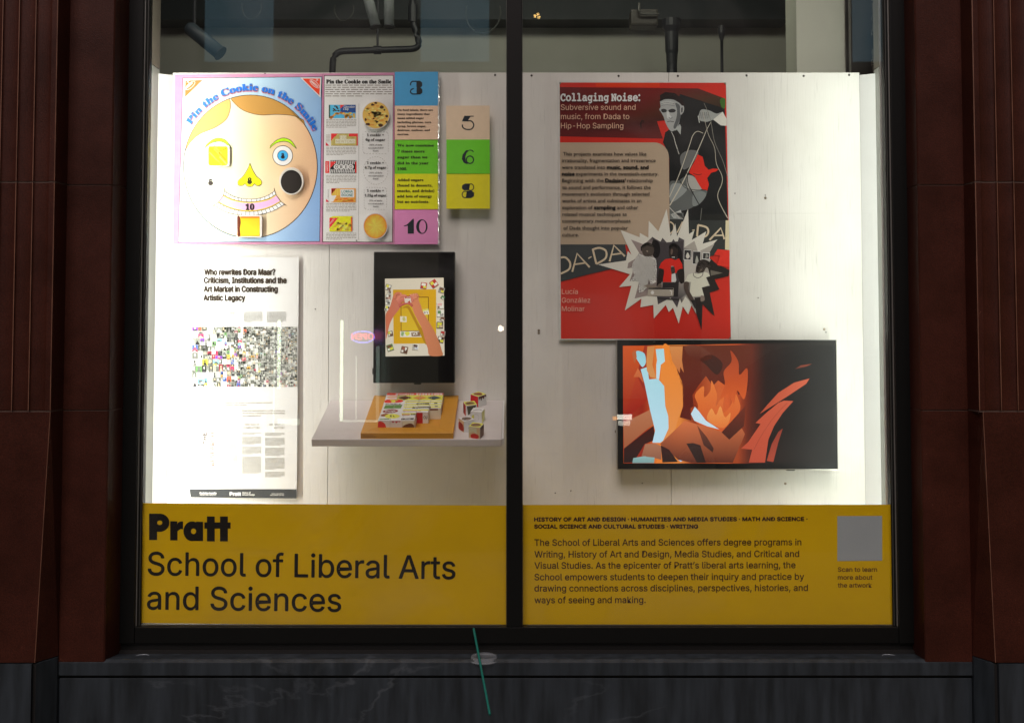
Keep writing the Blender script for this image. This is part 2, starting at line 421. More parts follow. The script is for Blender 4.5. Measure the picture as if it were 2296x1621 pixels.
def sheet(name, c, corners, Y, th, m, parent, bulge=0):
    """thin board or paper whose corners were measured, with real thickness"""
    f = [P(*c(*q), Y) for q in corners]; bm = bmesh.new()
    a = [bm.verts.new(p) for p in f]; b = [bm.verts.new((p.x, p.y+th, p.z)) for p in f]; n = len(f)
    bm.faces.new(a); bm.faces.new(b[::-1])
    for i in range(n): bm.faces.new((a[i], b[i], b[(i+1)%n], a[(i+1)%n]))
    bmesh.ops.recalc_face_normals(bm, faces=bm.faces[:])
    return obj(name, bm, m, parent)
ident = lambda x, y: (x, y)
# ================================================================= THE SETTING
YG, YB = 0.0, 0.50          # glass plane, face of the display board
YP, YR, YF = -0.19, -0.12, -0.03   # pilaster face, wall face beside the window, window frame face
zsill = Z(1467, YF)
ztop = 3.9
# ground
g = box('sidewalk', ROOMF, None, -12, 12, -4.6, -.135, -.12, 0); tag(g, kind='structure')
g = box('road', simple('asphalt', (.045,.046,.048), .75, nscale=60, bump=.4), None, -30, 30, -11.0, -4.6, -.3, -.13); tag(g, kind='structure')
g = box('far_sidewalk', ROOMF, None, -30, 30, -14.0, -11.0, -.3, 0); tag(g, kind='structure')

# ---- stone pilasters
def flute_profile(xc, xo, side, nfl, pitch, x_out):
    """front outline of the fluted shaft, and which of its edges are arrises painted as catching the light"""
    pr = [(xo, YR+.02), (xo, YR), (xc+side*.0012, YP+.0010), (xc-side*.0012, YP)]; lit_edges = [2]
    x = xc - side*.016
    pr.append((x, YP))
    for k in range(nfl):
        w = pitch*.945
        for i in range(1, 10):
            a = math.pi*i/10
            pr.append((x - side*w*(1-math.cos(a))/2, YP+.0085*math.sin(a)**.6))
        x -= side*w; pr.append((x, YP-.0006)); lit_edges.append(len(pr)-1); x -= side*(pitch-w); pr.append((x, YP-.0006))
    pr.append((x_out, YP)); pr.append((x_out, YR+.02))
    return pr, lit_edges
zj1, zj2, zb = Z(408, YP), Z(922, YP), Z(1484, YP)
def pilaster(side, label):
    # side = +1: pilaster on the left, its window side faces +x
    t = thing('stone_pilaster', label, 'pilaster', (side*-1.6, YP, 0))
    if side > 0: xc, xo = X(121, YP, 450), X(146, YR, 450); xb0, xb1 = X(112, YP, 950), X(79, YP, 1483); xob = X(136, YR, 1470)
    else: xc, xo = X(2188, YP, 450), X(2160, YR, 450); xb0, xb1 = X(2205, YP, 950), X(2231, YP, 1483); xob = X(2181, YR, 1470)
    xo = (xo+xob)/2
    out = -side*2.02; pitch = 37.5/2511.4*3.31
    pr, lit_edges = flute_profile(xc, xo, side, 9, pitch, out)
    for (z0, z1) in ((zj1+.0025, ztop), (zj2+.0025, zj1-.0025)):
        bm = bmesh.new(); prism(bm, pr, z0, z1, None, lit_edges); obj('stone_block', bm, [STONE, LIT_EDGE], t)
    bm = bmesh.new()
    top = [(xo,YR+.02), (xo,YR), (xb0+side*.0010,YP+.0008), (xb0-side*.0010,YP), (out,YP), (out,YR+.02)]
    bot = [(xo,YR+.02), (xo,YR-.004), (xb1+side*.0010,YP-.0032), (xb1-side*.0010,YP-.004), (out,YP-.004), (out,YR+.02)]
    prism(bm, bot, zb, zj2-.0025, top, [2]); obj('stone_block', bm, [STONE, LIT_EDGE], t)
    for z in (zj1, zj2):
        q = [(x - side*.0015 if i < 2 else x, y+.0018) for i, (x, y) in enumerate(pr)]
        bm = bmesh.new(); prism(bm, q, z-.0025, z+.0025); obj('mortar_joint', bm, MORTAR, t)
    # slate plinth below it
    b2 = thing('slate_plinth', 'veined blue grey slate plinth under the '+('left' if side > 0 else 'right')+' fluted stone pilaster', 'plinth', (side*-1.6, YP, 0))
    xg = xb1 - side*.0
    bm = bmesh.new(); prism(bm, [(xg-side*.006,YP-.012), (out,YP-.012), (out,YR+.02), (xg-side*.006,YR+.02)], 0, zb-.003); obj('slate_slab', bm, SLATE, b2)
    bm = bmesh.new(); prism(bm, [(xg+side*.006,YP-.008), (xo,YR-.010), (xo,YR+.02), (xg+side*.006,YR+.02)], 0, zb-.003); obj('slate_slab', bm, SLATE, b2)
    bm = bmesh.new(); prism(bm, [(xg+side*.0058,YP+.0), (xg-side*.0058,YP+.0), (xg-side*.0058,YR+.019), (xg+side*.0058,YR+.019)], .0, zb-.004); obj('sealant_joint', bm, GROOVE, b2)
    return xo
xoL = pilaster(1, 'dark red stone pilaster with upright flutes at the left of the window')
xoR = pilaster(-1, 'dark red stone pilaster with upright flutes at the right of the window')

# ---- plain stone jambs beside the window
def jamb(side, label, xo):
    t = thing('stone_jamb', label, 'wall', (side*-1.35, YR, 0))
    if side > 0: xe = X(247, YR, 700); xf = X(281, YF+.004, 700)
    else: xe = X(2062, YR, 700); xf = X(2037, YF+.004, 700)
    js = (Z(415, YR), Z(920, YR))
    cuts = [Z(1482, YR)-.0035, js[1], js[0], ztop]
    xo2 = xo - side*.006
    for a, b in zip(cuts, cuts[1:]):
        bm = bmesh.new()
        prism(bm, [(xo2, YF+.05), (xo2, YR), (xe-side*.004, YR), (xe, YR+.004), (xf, YF+.006), (xf, YF+.05)], a+.002, b-.002)
        obj('stone_block', bm, STONE, t)
    for z in js:
        bm = bmesh.new()
        prism(bm, [(xo2, YF+.05), (xo2, YR+.0025), (xe-side*.004, YR+.0025), (xf-side*.003, YF+.008), (xf-side*.003, YF+.05)], z-.002, z+.002)
        obj('mortar_joint', bm, MORTAR, t)
    return xf
xfL = jamb(1, 'plain dark brown stone strip between the left pilaster and the window frame', xoL)
xfR = jamb(-1, 'plain dark brown stone strip between the right pilaster and the window frame', xoR)

# ---- slate sill and base wall
t = thing('slate_base_wall', 'dark blue grey slate wall and sill running under the shop window', 'wall', (0, YR, 0))
z0s = Z(1482, YR-.0); zs1 = Z(1513, YR)
xl, xr = xoL+.001, xoR-.001
bm = bmesh.new()
pr = [(YF+.02, zsill+.001), (YR+.010, z0s+.003), (YR-.002, z0s-.004), (YR-.002, zs1), (YF+.02, zs1)]
va = [bm.verts.new((xl, y, z)) for y, z in pr]; vb = [bm.verts.new((xr, y, z)) for y, z in pr]
for i in range(5): bm.faces.new((va[i], va[(i+1)%5], vb[(i+1)%5], vb[i]))
bm.faces.new(va[::-1]); bm.faces.new(vb); bmesh.ops.recalc_face_normals(bm, faces=bm.faces[:])
obj('sill_slab', bm, SLATE, t)
box('sealant_joint', GROOVE, t, xl, xr, YR+.008, YR+.03, zs1-.009, zs1-.0005)
box('slate_slab', SLATE, t, xl, xr, YR+.003, YR+.04, 0.0, zs1-.010, .002)

# ---- masonry core behind the stone facing
core = thing('facade_core', 'dark masonry wall hidden behind the stone facing around the window', 'wall', (0, .1, 0))
box('masonry', GROOVE, core, -4.0, xfL-.021, .0205, .055, 0, ztop); box('masonry', GROOVE, core, xfR+.021, 4.0, .0205, .055, 0, ztop)
box('masonry', GROOVE, core, xfL-.0205, xfR+.0205, .0605, .30, 0, Z(1400, .04)-.022)
for a, b in ((-4.0, -2.025), (2.025, 4.0)): box('stone_block', STONE, core, a, b, YP, .020, 0, ztop)
# ---- window frame
win = thing('shop_window', 'wide black framed shop window divided by one upright bar', 'window', (0, YG, zsill))
xgl, xgr = X(311.5, YF, 700), X(2005.5, YF, 700)
zr1 = Z(1406, YF); zr0 = Z(1442, YF)
box('jamb', BLACK, win, xfL-.02, xgl, YF, .06, zr0, ztop, .002)
box('jamb', BLACK, win, xgr, xfR+.02, YF, .06, zr0, ztop, .002)
box('bottom_rail', BLACK, win, xgl+.0005, xgr-.0005, YF+.002, .06, zr0, zr1, .002)
box('sill_channel', simple('black_channel', (.003,.003,.003), .5), win, xfL-.0, xfR+.0, YF+.012, .06, zsill+.012, zr0-.0005)
box('sill_lip', simple('black_lip', (.013,.013,.013), .5), win, xfL-.0, xfR+.0, YF-.003, .06, zsill+.0015, zsill+.0115)
xm0, xm1 = X(1136, YF), X(1171, YF)
box('mullion', BLACK, win, xm0, xm1, YF+.001, .05, zr1+.0005, ztop, .002)
box('head', BLACK, win, xgl+.0005, xgr-.0005, YF+.001, .06, ztop-.1, ztop-.001)
for (x, s) in ((xgl, 1), (xm0, -1), (xm1, 1), (xgr, -1)):     # thin metal beads on the inner edges
    wide = x in (xgl, xgr)
    if wide:
        box('glazing_bead', ALU, win, x+s*.0006, x+s*.0040, YF+.010, -.006, zr1+.001, ztop-.101)
        box('glazing_bead', BLACK, win, x+s*.0043, x+s*.0075, YF+.014, -.006, zr1+.001, ztop-.101)
        box('glazing_bead', ALUD, win, x+s*.0078, x+s*.0105, YF+.018, -.006, zr1+.001, ztop-.101)
        box('glazing_bead', BLACK, win, x+s*.0108, x+s*.0130, YF+.020, -.006, zr1+.001, ztop-.101)
    else:
        box('glazing_bead', ALUD, win, x+s*.0004, x+s*.0018, YF+.012, -.006, zr1+.001, ztop-.101)
for a, b in ((xgl+.001, xm0-.001), (xm1+.001, xgr-.001)):
    box('pane', GLASS, win, a, b, -.003, .003, zr1-.01, ztop-.09)
    box('glazing_bead', ALUD, win, a+.015, b-.015, YF+.016, -.006, zr1+.0005, zr1+.003)

# ---- display case behind the glass
zcase0 = Z(1400, .04); zt = Z(163.5, YB)
xbl, xbr = -1.223, 1.252
xs1, xs2 = X(737, YB), X(1503, YB)
case = thing('display_board', 'white painted plywood back board of the display with screws along its top edge', 'board', (0, YB, zcase0))
zs = [(xbl, xs1-.0008), (xs1+.0008, xs2-.0007), (xs2+.0007, xbr)]
for a, b in zs: box('plywood_panel', BOARD, case, a, b, YB, YB+.018, zcase0, zt, .0008)
box('batten', GROOVE, case, xbl, xbr, YB+.0185, YB+.03, zcase0, zt-.05)
def screw(x, y, r=.0042, m=SCREWD, Y=YB):
    p = P(x, y, Y); bm = bmesh.new()
    bmesh.ops.create_cone(bm, cap_ends=True, segments=10, radius1=r, radius2=r*.6, depth=.003)
    bmesh.ops.rotate(bm, verts=bm.verts, matrix=Matrix.Rotation(R(90), 3, 'X')); bmesh.ops.translate(bm, verts=bm.verts, vec=(p.x, Y-.0014, p.z))
    obj('screw', bm, m, case)
for (x, y) in ((1110,169),(1192,170),(1387,171),(1520,171),(1674,170),(1802,171),(1904,169),(445,169),(594,167)): screw(x, y)
for (x, y) in ((1716,444),(1848,738),(1761,1084),(1208,741),(1208,747),(1381,967),(660,1113)): screw(x, y, .0048, SCREW)
for (x, y) in ((1648,434),(1700,668),(1716,438),(1852,745),(1280,1100),(1245,1105),(707,693),(1440,1083)): screw(x, y, .0022)
# bright white side panels that close the case
for s, lab in ((-1, 'bright white side panel at the left end of the display case'), (1, 'bright white side panel at the right end of the display case')):
    o = thing('side_panel', lab, 'panel', (s*1.23, .4, zcase0))
    xf_ = X(348, .44, 700) if s < 0 else X(1970, .44, 700); xk = xbl if s < 0 else xbr
    bm = bmesh.new()
    for (dx, th) in ((0, .012),):
        q = [(xf_, .44), (xk+s*.0005, YB), (xk+s*.014, YB+.004), (xf_+s*.010, .448)]
        a = [bm.verts.new((x, y, zcase0)) for x, y in q]; zt2 = [Z(165.5,.44), Z(169,YB), Z(169,YB), Z(165.5,.44)]
        b = [bm.verts.new((x, y, z)) for (x, y), z in zip(q, zt2)]
        for i in range(4): bm.faces.new((a[i], a[(i+1)%4], b[(i+1)%4], b[i]))
        bm.faces.new(a[::-1]); bm.faces.new(b); bmesh.ops.recalc_face_normals(bm, faces=bm.faces[:])
    obj('panel_sheet', bm, WHITEP, o)
    # glossy reveal between the panel and the frame
    o2 = thing('window_reveal', ('left' if s < 0 else 'right')+' glossy grey reveal between the window frame and the white side panel', 'reveal', (s*1.25, .2, zcase0))
    xv = abs(xf_)+.0005; box('reveal_sheet', SIDE, o2, s*xv, s*(xv+.02), .062, .455, zcase0, zt-.002)
    box('reveal_post', simple('brown_grey_post', (.16,.14,.11), .35), o2, s*xv, s*(xv+.02), .062, .455, zt+.001, ztop)
fl = box('case_floor', WHITEP, None, X(348,.44,700)+.001, X(1970,.44,700)-.001, .061, YB-.001, zcase0-.02, zcase0-.001)
tag(fl, 'white floor board at the bottom of the display case behind the yellow lettering', 'board')

# ---- two upright light tubes hidden behind the frame jambs
TUBE_W = 13.2
for s, col, lab, pw in ((-1, (1.0,.975,.90), 'upright light tube housing behind the left window jamb', 1.12), (1, (.96,1.0,.90), 'upright light tube housing behind the right window jamb', .46)):
    o = thing('light_tube', lab, 'lamp', (s*1.212, .075, zcase0))
    zlo, zhi = zcase0+.03, zt+.22
    bm = bmesh.new(); x = s*1.2015
    bx(bm, x-.006, x+.006, .095, .112, zlo, zhi); obj('housing', bm, simple('tube_housing', (.6,.6,.6), .5), o)
    ld = bpy.data.lights.new('tube', 'AREA'); ld.shape = 'RECTANGLE'; ld.size = .018; ld.size_y = zhi-zlo; ld.energy = TUBE_W*pw; ld.color = col
    lo = bpy.data.objects.new('tube_lamp', ld); link(lo)
    lo.location = (-1.194 if s < 0 else 1.204, .118, (zlo+zhi)/2)
    d = Vector((s*.10, .99, 0)); lo.rotation_euler = d.to_track_quat('-Z', 'Y').to_euler()

# ================================================================= THE DARK ROOM BEHIND
YW = 3.0
w = box('back_wall', DIM, None, -4.5, 4.5, YW, YW+.1, 0, 4.4); tag(w, 'dim grey back wall of the unlit room behind the display', 'wall')
w = box('room_floor', ROOMF, None, -4.5, 4.5, .6, YW-.001, -.05, -.001); tag(w, kind='structure')
w = box('room_ceiling', BEAM, None, -4.5, 4.5, .1, YW-.001, 4.2, 4.3); tag(w, 'dark ceiling of the room behind the display', 'ceiling')
lm = thing('unseen_fill_lamp', 'unseen lamp added to light the back wall of the dark room behind the display', 'lamp', (0, .9, 3.9))
box('fill_housing', WHITE, lm, -1.3, 1.3, .72, .86, 3.70, 4.19)
ld = bpy.data.lights.new('room', 'AREA'); ld.shape = 'RECTANGLE'; ld.size = 2.5; ld.size_y = .3; ld.energy = 14; ld.color = (1.0, .97, .82)  # fill light added out of view to lift the dim back wall
lo = bpy.data.objects.new('room_fill', ld); link(lo); lo.location = (0, .95, 3.78); lo.rotation_euler = (R(58), 0, 0)
# steel beam low under the ceiling
yb = 2.89
be = thing('ceiling_beam', 'dark blue steel beam across the top of the back wall', 'beam', (0, yb, 3.3))
bm = bmesh.new(); zb0 = Z(54, yb)
bx(bm, -4.4, X(1760, yb, 60), yb-.09, yb+.09, zb0, zb0+.018); obj('lower_flange', bm, BEAM, be)
bm = bmesh.new(); bx(bm, -4.4, X(1760, yb, 60), yb-.012, yb+.012, zb0+.0185, zb0+.26); obj('web', bm, BEAM, be)
bm = bmesh.new(); bx(bm, -4.4, X(1760, yb, 60), yb-.09, yb+.09, zb0+.2605, zb0+.28); obj('upper_flange', bm, BEAM, be)
# black pipe with elbows
c3 = crop(340, 0, 2.4426); yp = 2.3
q = [P(*c3(*p), yp) for p in ((1690,-300),(1690,150),(1745,300),(1205,316),(1187,345),(1187,700))]
pp = thing('black_pipe', 'black pipe with elbows zigzagging down the grey wall above the number cards', 'pipe', tuple(q[3]))
r = 17/2511*5.8*.44
bm = bmesh.new(); tube(bm, arc_pts([q[0], q[1], q[2], q[3]+Vector((-.0,0,0)), q[5]], .06), r, 14); obj('pipe_run', bm, DARKP, pp, True)
for a, b in ((q[0]+Vector((0,0,-.25)), q[1]+Vector((0,0,.02))),):
    bm = bmesh.new(); tube(bm, [q[1]+Vector((0,0,.10)), q[1]+Vector((0,0,.01))], r*1.45, 14); obj('coupling', bm, DARKP, pp)
bm = bmesh.new(); m_ = q[2]*.5+q[3]*.5; tube(bm, [m_+Vector((-.02,0,0)), m_+Vector((.02,0,0))], r*1.3, 14); obj('coupling', bm, DARKP, pp)
bm = bmesh.new(); tube(bm, [m_+Vector((0,0,0)), m_+Vector((0,0,.9))], .006, 8); obj('hanger_rod', bm, DARKP, pp)
# thick riser and a thin rod on the right
c4 = crop(1280, 0, 2.343); yr_ = 2.5
def riser(x, wd, ytop_, name, lab, cat, flare):
    a = P(*c4(x, ytop_), yr_); b = P(*c4(x, 800), yr_); b.x = a.x
    o = thing(name, lab, cat, tuple(b)); rr = wd/2/2.343*.897/2511*6.0
    bm = bmesh.new(); tube(bm, [b, a], rr, 16); obj('shaft', bm, DARKP, o, True)
    if flare:
        bm = bmesh.new(); tube(bm, [a+Vector((0,0,-.20)), a+Vector((0,0,-.15)), a+Vector((0,0,-.13)), a+Vector((0,0,-.03)), a, a+Vector((0,0,.04))], [rr*1.02, rr*1.1, rr*1.25, rr*1.3, rr*1.8, rr*1.8], 16); obj('coupling', bm, DARKP, o)
    else:
        bm = bmesh.new(); tube(bm, [a+Vector((0,0,-.06)), a+Vector((0,0,-.02)), a+Vector((0,0,.02))], [rr*1.1, rr*2.4, rr*2.4], 12); obj('clamp', bm, DARKP, o)
riser(935, 62, 160, 'riser_pipe', 'thick dark riser pipe with a flared coupling on the grey wall', 'pipe', True)
riser(1228, 18, 175, 'hanger_rod', 'thin dark rod with a clamp beside the thick riser pipe', 'rod', False)
# track spotlights hanging in the dark
def spot(x, y, Y, dirv, L_, rad, lab, m):
    p = P(x, y, Y); d = Vector(dirv).normalized(); o = thing('spotlight', lab, 'lamp', tuple(p), 'spotlights hanging in the dark room')
    bm = bmesh.new(); tube(bm, [p-d*L_*.5, p-d*L_*.42, p+d*L_*.5], [rad*.7, rad, rad], 18); obj('lamp_body', bm, m, o, True)
    bm = bmesh.new(); tube(bm, [p+d*L_*.5, p+d*L_*.52], [rad*1.12, rad*1.12], 18); obj('rim', bm, DARKP, o)
    bm = bmesh.new(); tube(bm, [p-d*L_*.3, p-d*L_*.3+Vector((0,0,.12)), p-d*L_*.3+Vector((0,0,.6))], .008, 8); obj('stem', bm, DARKP, o)
GLB = simple('blue_grey_enamel', (.030,.045,.055), .5); RNG = simple('dark_clip', (.05,.055,.05), .6)
spot(*c3(415, 245), 1.5, (.75, -.1, -.62), .20, .032, 'blue grey cylinder spotlight tilted down, furthest left above the face poster', GLB)
spot(*c3(1425, 20), 1.3, (.25, -.1, -.9), .22, .022, 'pale slim spotlight pointing down, the left one of the close pair', simple('pale_enamel', (.26,.29,.28), .4))
spot(*c3(1545, 15), 1.3, (.02, -.1, -.9), .22, .022, 'pale slim spotlight pointing down, the right one of the close pair', simple('pale_enamel', (.26,.29,.28), .4))
def ring(x, y, Y, rx, lab):
    p = P(x, y, Y); o = thing('pipe_clip', lab, 'pipe fitting', tuple(p), 'round clips on the dark beam'); bm = bmesh.new()
    tube(bm, [p+Vector((rx*math.cos(a), .01*math.sin(a*2), rx*1.2*math.sin(a))) for a in [R(160)+R(220)*k/12 for k in range(13)]], .004, 8)
    obj('loop', bm, RNG, o)
ring(*c3(705, 50), 2.2, .05, 'thin ring clip on the dark beam above the face poster'); ring(*c3(1270, 60), 2.2, .05, 'thin ring clip on the dark beam left of the slim spotlights')
ring(*c3(2120, 80), 2.2, .09, 'large ring clip at the right end of the left pane')
tk = thing('track_lamp', 'black boxy track lamp with a curved bracket left of the thick riser pipe', 'lamp', tuple(P(1555, 40, 2.0)))
a, b = P(*c4(690,70), 2.0), P(*c4(850,165), 2.0)
bm = bmesh.new(); bx(bm, a.x, b.x, 1.95, 2.05, a.z, b.z, .01); obj('lamp_body', bm, simple('brown_black_metal', (.035,.030,.022), .35), tk)
bm = bmesh.new(); tube(bm, arc_pts([P(*c4(745,20),1.93), P(*c4(745,85),1.93), P(*c4(860,85),1.93)], .02), .006, 8); obj('bracket', bm, ALUD, tk)
# pale column and dark panel at the right
cl = thing('white_column', 'pale painted column standing in the dark room at the right', 'column', (X(1830,1.0,80), 1.0, 0))
xa, xb_ = X(1786, .95, 80), X(1895, .95, 80); xs_ = X(1762, 1.32, 80)
bm = bmesh.new(); prism(bm, [(xa,.95), (xb_,.95), (xb_,1.32), (xs_,1.32)], 0, 4.19); obj('shaft', bm, simple('column_paint', (.74,.76,.64), .6, nscale=3, namt=.04), cl)
box('corner_trim', ALUD, cl, xb_+.001, xb_+.028, .94, .97, 0, 4.19)
sp_ = thing('dark_panel', 'dark upright panel with a sign reflection painted as white lettering, beside the pale column', 'panel', (X(1935,.8,80), .8, 2.2))
xp0, xp1 = X(1908, .8, 80), X(1966, .8, 80)
box('panel_board', simple('dark_brown_panel', (.030,.027,.023), .3, nscale=6, namt=.3), sp_, xp0, xp1+.04, .8, .83, zt-.2, 4.0)
c6 = crop(1940, 0, 7.175); A = Art(onplane(c6, .7985), 1, .0002)  # reflection of a sign, drawn as fixed lettering on the panel
A.cur = 'lettering'
A.text('wIPr@', 1775, 1300, 62, (165,160,140), w=410, ang=-math.pi/2)
A.cur = 'lettering#2'
A.text('The Quiet P', 1770, 665, 62, (150,145,125), w=700, ang=-math.pi/2, shear=.25)
A.build(sp_, PRINT)
# ================================================================= POSTERS AND PRINT ON THE BACK BOARD
def smile_face():
    c1 = crop(380, 160, 3.525); Y = .482
    t = thing('face_poster', 'square game poster of a round smiling face with brown hair on a pastel blue ground', 'poster', tuple(P(560, 545, Y)))
    sheet('poster_sheet', ident, [(392,168),(722.5,165.5),(722.5,548),(388,547)], Y, .010, simple('pink_card', (.62,.25,.42), .5), t)
    A = Art(onplane(c1, Y-.0004), .80); A.cur = 'printed_ground'
    q = [(275,130),(1495,118),(1475,1563),(235,1570)]
    A.poly([(270,125),(1500,113),(1480,1568),(230,1575)], (60,45,60)); A.up()
    def sky_(u, v):
        a = (212,228,220); b = (128,166,212); k = min(1, max(0, (u*.9+v*.15)))  # left end paled: the tube's wash of light put into the print
        w = max(0, 1-abs(v-.85)*3)*.4*(1-abs(u-.6))
        return tuple(a[i]*(1-k)+b[i]*k + w*(20, 10, 20)[i] for i in range(3))
    A.grid(q, 14, 14, sky_); A.up()
    A.cur = 'printed_face'
    cx, cy, rx, ry = 867, 906, 590, 629
    def E_(k, r=1.0): a = 2*math.pi*k/72; return (cx+rx*r*math.cos(a), cy+ry*r*math.sin(a))
    A.poly([E_(k, 1.006) for k in range(72)], (40,26,24)); A.up()
    vs = [(cx, cy)]; cs = []
    def skin(x, y):
        k = min(1, max(0, (x-400)/1000)); a = (250,232,205); b = (225,175,140)
        m = math.exp(-((x-1020)**2+(y-700)**2)/90000.)
        return tuple(a[i]*(1-k)+b[i]*k+m*(-6,-4,-14)[i] for i in range(3))
    cs.append(rgb(skin(cx, cy), A.E)); fs = []
    for r in (.25,.5,.75,.994):
        for k in range(72): p = E_(k, r); vs.append(p); cs.append(rgb(skin(*p), A.E))
    for k in range(72): fs.append((0, 1+k, 1+(k+1) % 72))
    for j in range(3):
        for k in range(72): a = 1+j*72; fs.append((a+k, a+72+k, a+72+(k+1) % 72, a+(k+1) % 72))
    A._add(vs, fs, cs); A.up()
    A.cur = 'printed_hair'
    DK = (40,24,18)
    def ang(x0, x1, top, n=14):      # points along the head's outline
        pts = []
        for k in range(n+1):
            x = x0+(x1-x0)*k/n; pts.append((x, cy-ry*math.sqrt(max(0, 1-((x-cx)/rx)**2))))
        return pts
    left = ang(292, 680, 1, 16)+spline([(690,330),(690,400),(655,490),(560,560),(420,620),(340,690),(292,770)], 5, False)
    right = ang(700, 1350, 1, 16)+spline([(1335,495),(1240,458),(1100,447),(960,452),(850,430),(770,390),(700,320)], 5, False)
    for h in (left, right):
        A.poly(h, [((214,165,90) if p[0] < 700 else (178,132,62)) for p in h])
    A.up()
    for h in (left, right): A.line(h, 4.5, DK, True)
    A.cur = 'printed_eyes'
    for x0 in (465, 1037):
        A.cur = 'printed_brow#%d' % x0; x1 = x0+238
        br = [(x0,748)]+spline([(x0+8,722),(x0+60,675),(x0+120,655),(x0+185,675),(x1-8,735)], 5, False)+[(x1,748)]+spline([(x1-25,730),(x0+170,694),(x0+118,684),(x0+60,698),(x0+20,725)], 5, False)
        A.poly(br, (165,215,20)); A.up(); A.line(br, 4.5, DK, True)
    A.cur = 'printed_eye'; A.ell(1152,810,90,90,DK).up().ell(1152,810,85,85,(232,232,226)).up().ell(1152,810,48,48,DK).up().ell(1152,810,44,44,(60,160,215)).up()
    A.cur = 'printed_nose'
    ns = spline([(863,878),(850,915),(808,985),(762,1030),(762,1068),(795,1074),(820,1058),(840,1078),(862,1083),(884,1078),(903,1058),(930,1076),(962,1062),(962,1030),(915,985),(876,915)], 5)
    A.poly(ns, (238,222,10)).up().line(ns, 4.5, DK, True)
    A.cur = 'printed_mouth'
    U = [(640,1120),(700,1160),(770,1183),(862,1193),(955,1183),(1030,1155),(1082,1118)]     # upper edge of the upper teeth
    U2 = [(628,1155),(700,1190),(780,1210),(862,1216),(950,1208),(1035,1185),(1092,1150)]
    L1 = [(585,1222),(660,1262),(760,1292),(862,1302),(965,1290),(1060,1258),(1135,1215)]
    L2 = [(550,1250),(640,1300),(750,1328),(862,1337),(975,1325),(1080,1290),(1165,1240)]
    su, su2, sl, sl2 = (spline(p, 6, False) for p in (U, U2, L1, L2))
    A.poly(su2+sl[::-1], (236,165,205)); A.poly(su+su2[::-1], (238,238,232)); A.poly(sl+sl2[::-1], (238,238,232)); A.up()
    def off(s, d): return [(x, y+d) for x, y in s]
    A.line(off(su2, 7), 9, (225,190,60)).line(off(sl, -6), 9, (225,190,60)).up()
    for s_ in (su, su2, sl, sl2): A.line(s_, 4, DK)
    n = len(su)-1
    for k in range(1, 13):
        i = int(n*k/13); A.line([su[i], su2[i]], 4, DK)
    for k in range(1, 18):
        i = int(n*k/18); A.line([sl[i], sl2[i]], 4, DK)
    A.line([(640,1095),(640,1125),(628,1160),(585,1222),(528,1258)], 4.5, DK).line([(1075,1095),(1082,1125),(1095,1160),(1135,1215),(1185,1250)], 4.5, DK).up()
    A.cur = 'printed_numbers'
    A.cur = 'printed_numeral#3'; A.ell(1152,822,17,15,(30,24,30)).up().text('3', 1152, 826, 34, (30,24,30), f='serif', anchor='c', bold=4); A.cur = 'printed_numeral#5'; A.ell(516,1052,22,20,(40,28,22)).up().text('5', 516, 1060, 40, (40,28,22), w=26, f='serif', anchor='c', bold=5)
    A.cur = 'printed_numeral#8'; A.ell(860,1042,21,18,(50,42,10)).up().text('8', 860, 1058, 50, (50,42,10), w=34, f='serif', anchor='c', bold=5); A.cur = 'printed_numeral#10'; A.text('10', 862, 1286, 48, (40,24,30), w=76, f='serif', anchor='c', bold=7)
    A.cur = 'arched_title'
    vs, fs, tw, isl = textmesh('Pin the Cookie on the Smile', 'serif')
    a0, a1 = R(-57), R(62)
    def wrap(dr, hh):
        def w(a, b):
            th = a0+(a1-a0)*a/tw; r = 1.028+dr/600-b*hh/600
            return (cx+(rx)*r*math.sin(th)*1.0, cy-ry*r*math.cos(th))
        return w
    for dr, col, hb in ((4,(196,130,160),0),(10,(120,85,70),0),(17,(20,105,200),0)):
        for ox in ((0, .10) if dr < 16 else (0, .09)):
            f_ = wrap(dr+6, 56)
            pts = [f_(u+ox, -v) for u, v in vs]
            # the wrap maps cap height 1 to about 62 drawing units
            A._add(pts, fs, [rgb(col, A.E)]*len(pts), [(i % 4)*9e-6+ox*2e-5 for i in isl])
        A.up()
    A.cur = 'corner_logos'
    for s_, pts in ((-1, [(285,140),(465,135),(280,315)]), (1, [(1305,122),(1492,122),(1485,300)])):
        A.cur = 'corner_logo#%d' % s_; A.poly([(p[0]+(0), p[1]) for p in pts], (240,225,215)); A.up()
        gx = sum(p[0] for p in pts)/3; gy = sum(p[1] for p in pts)/3
        A.poly([(gx+(p[0]-gx)*.84, gy+(p[1]-gy)*.84) for p in pts], (232,62,28) if s_ > 0 else (238,110,40)); A.up()
        ox = [(gx+s_*6+52*math.cos(a)*math.cos(s_*.72)-20*math.sin(a)*math.sin(s_*.72), gy-4+52*math.cos(a)*math.sin(s_*.72)+20*math.sin(a)*math.cos(s_*.72)) for a in [2*math.pi*k/30 for k in range(30)]]
        A.line(ox, 4, (245,235,225), True).text('NABISCO', gx+s_*6-s_*0-7, gy+2, 15, (245,235,225), w=78, ang=s_*.72, anchor='c', bold=2)
        A.line([(gx+s_*38, gy-48),(gx+s_*14, gy-22)], 4, (245,235,225)); A.line([(gx+s_*14, gy-50),(gx+s_*38, gy-30)], 3.5, (245,235,225))
    A.build(t, GLOSSY)
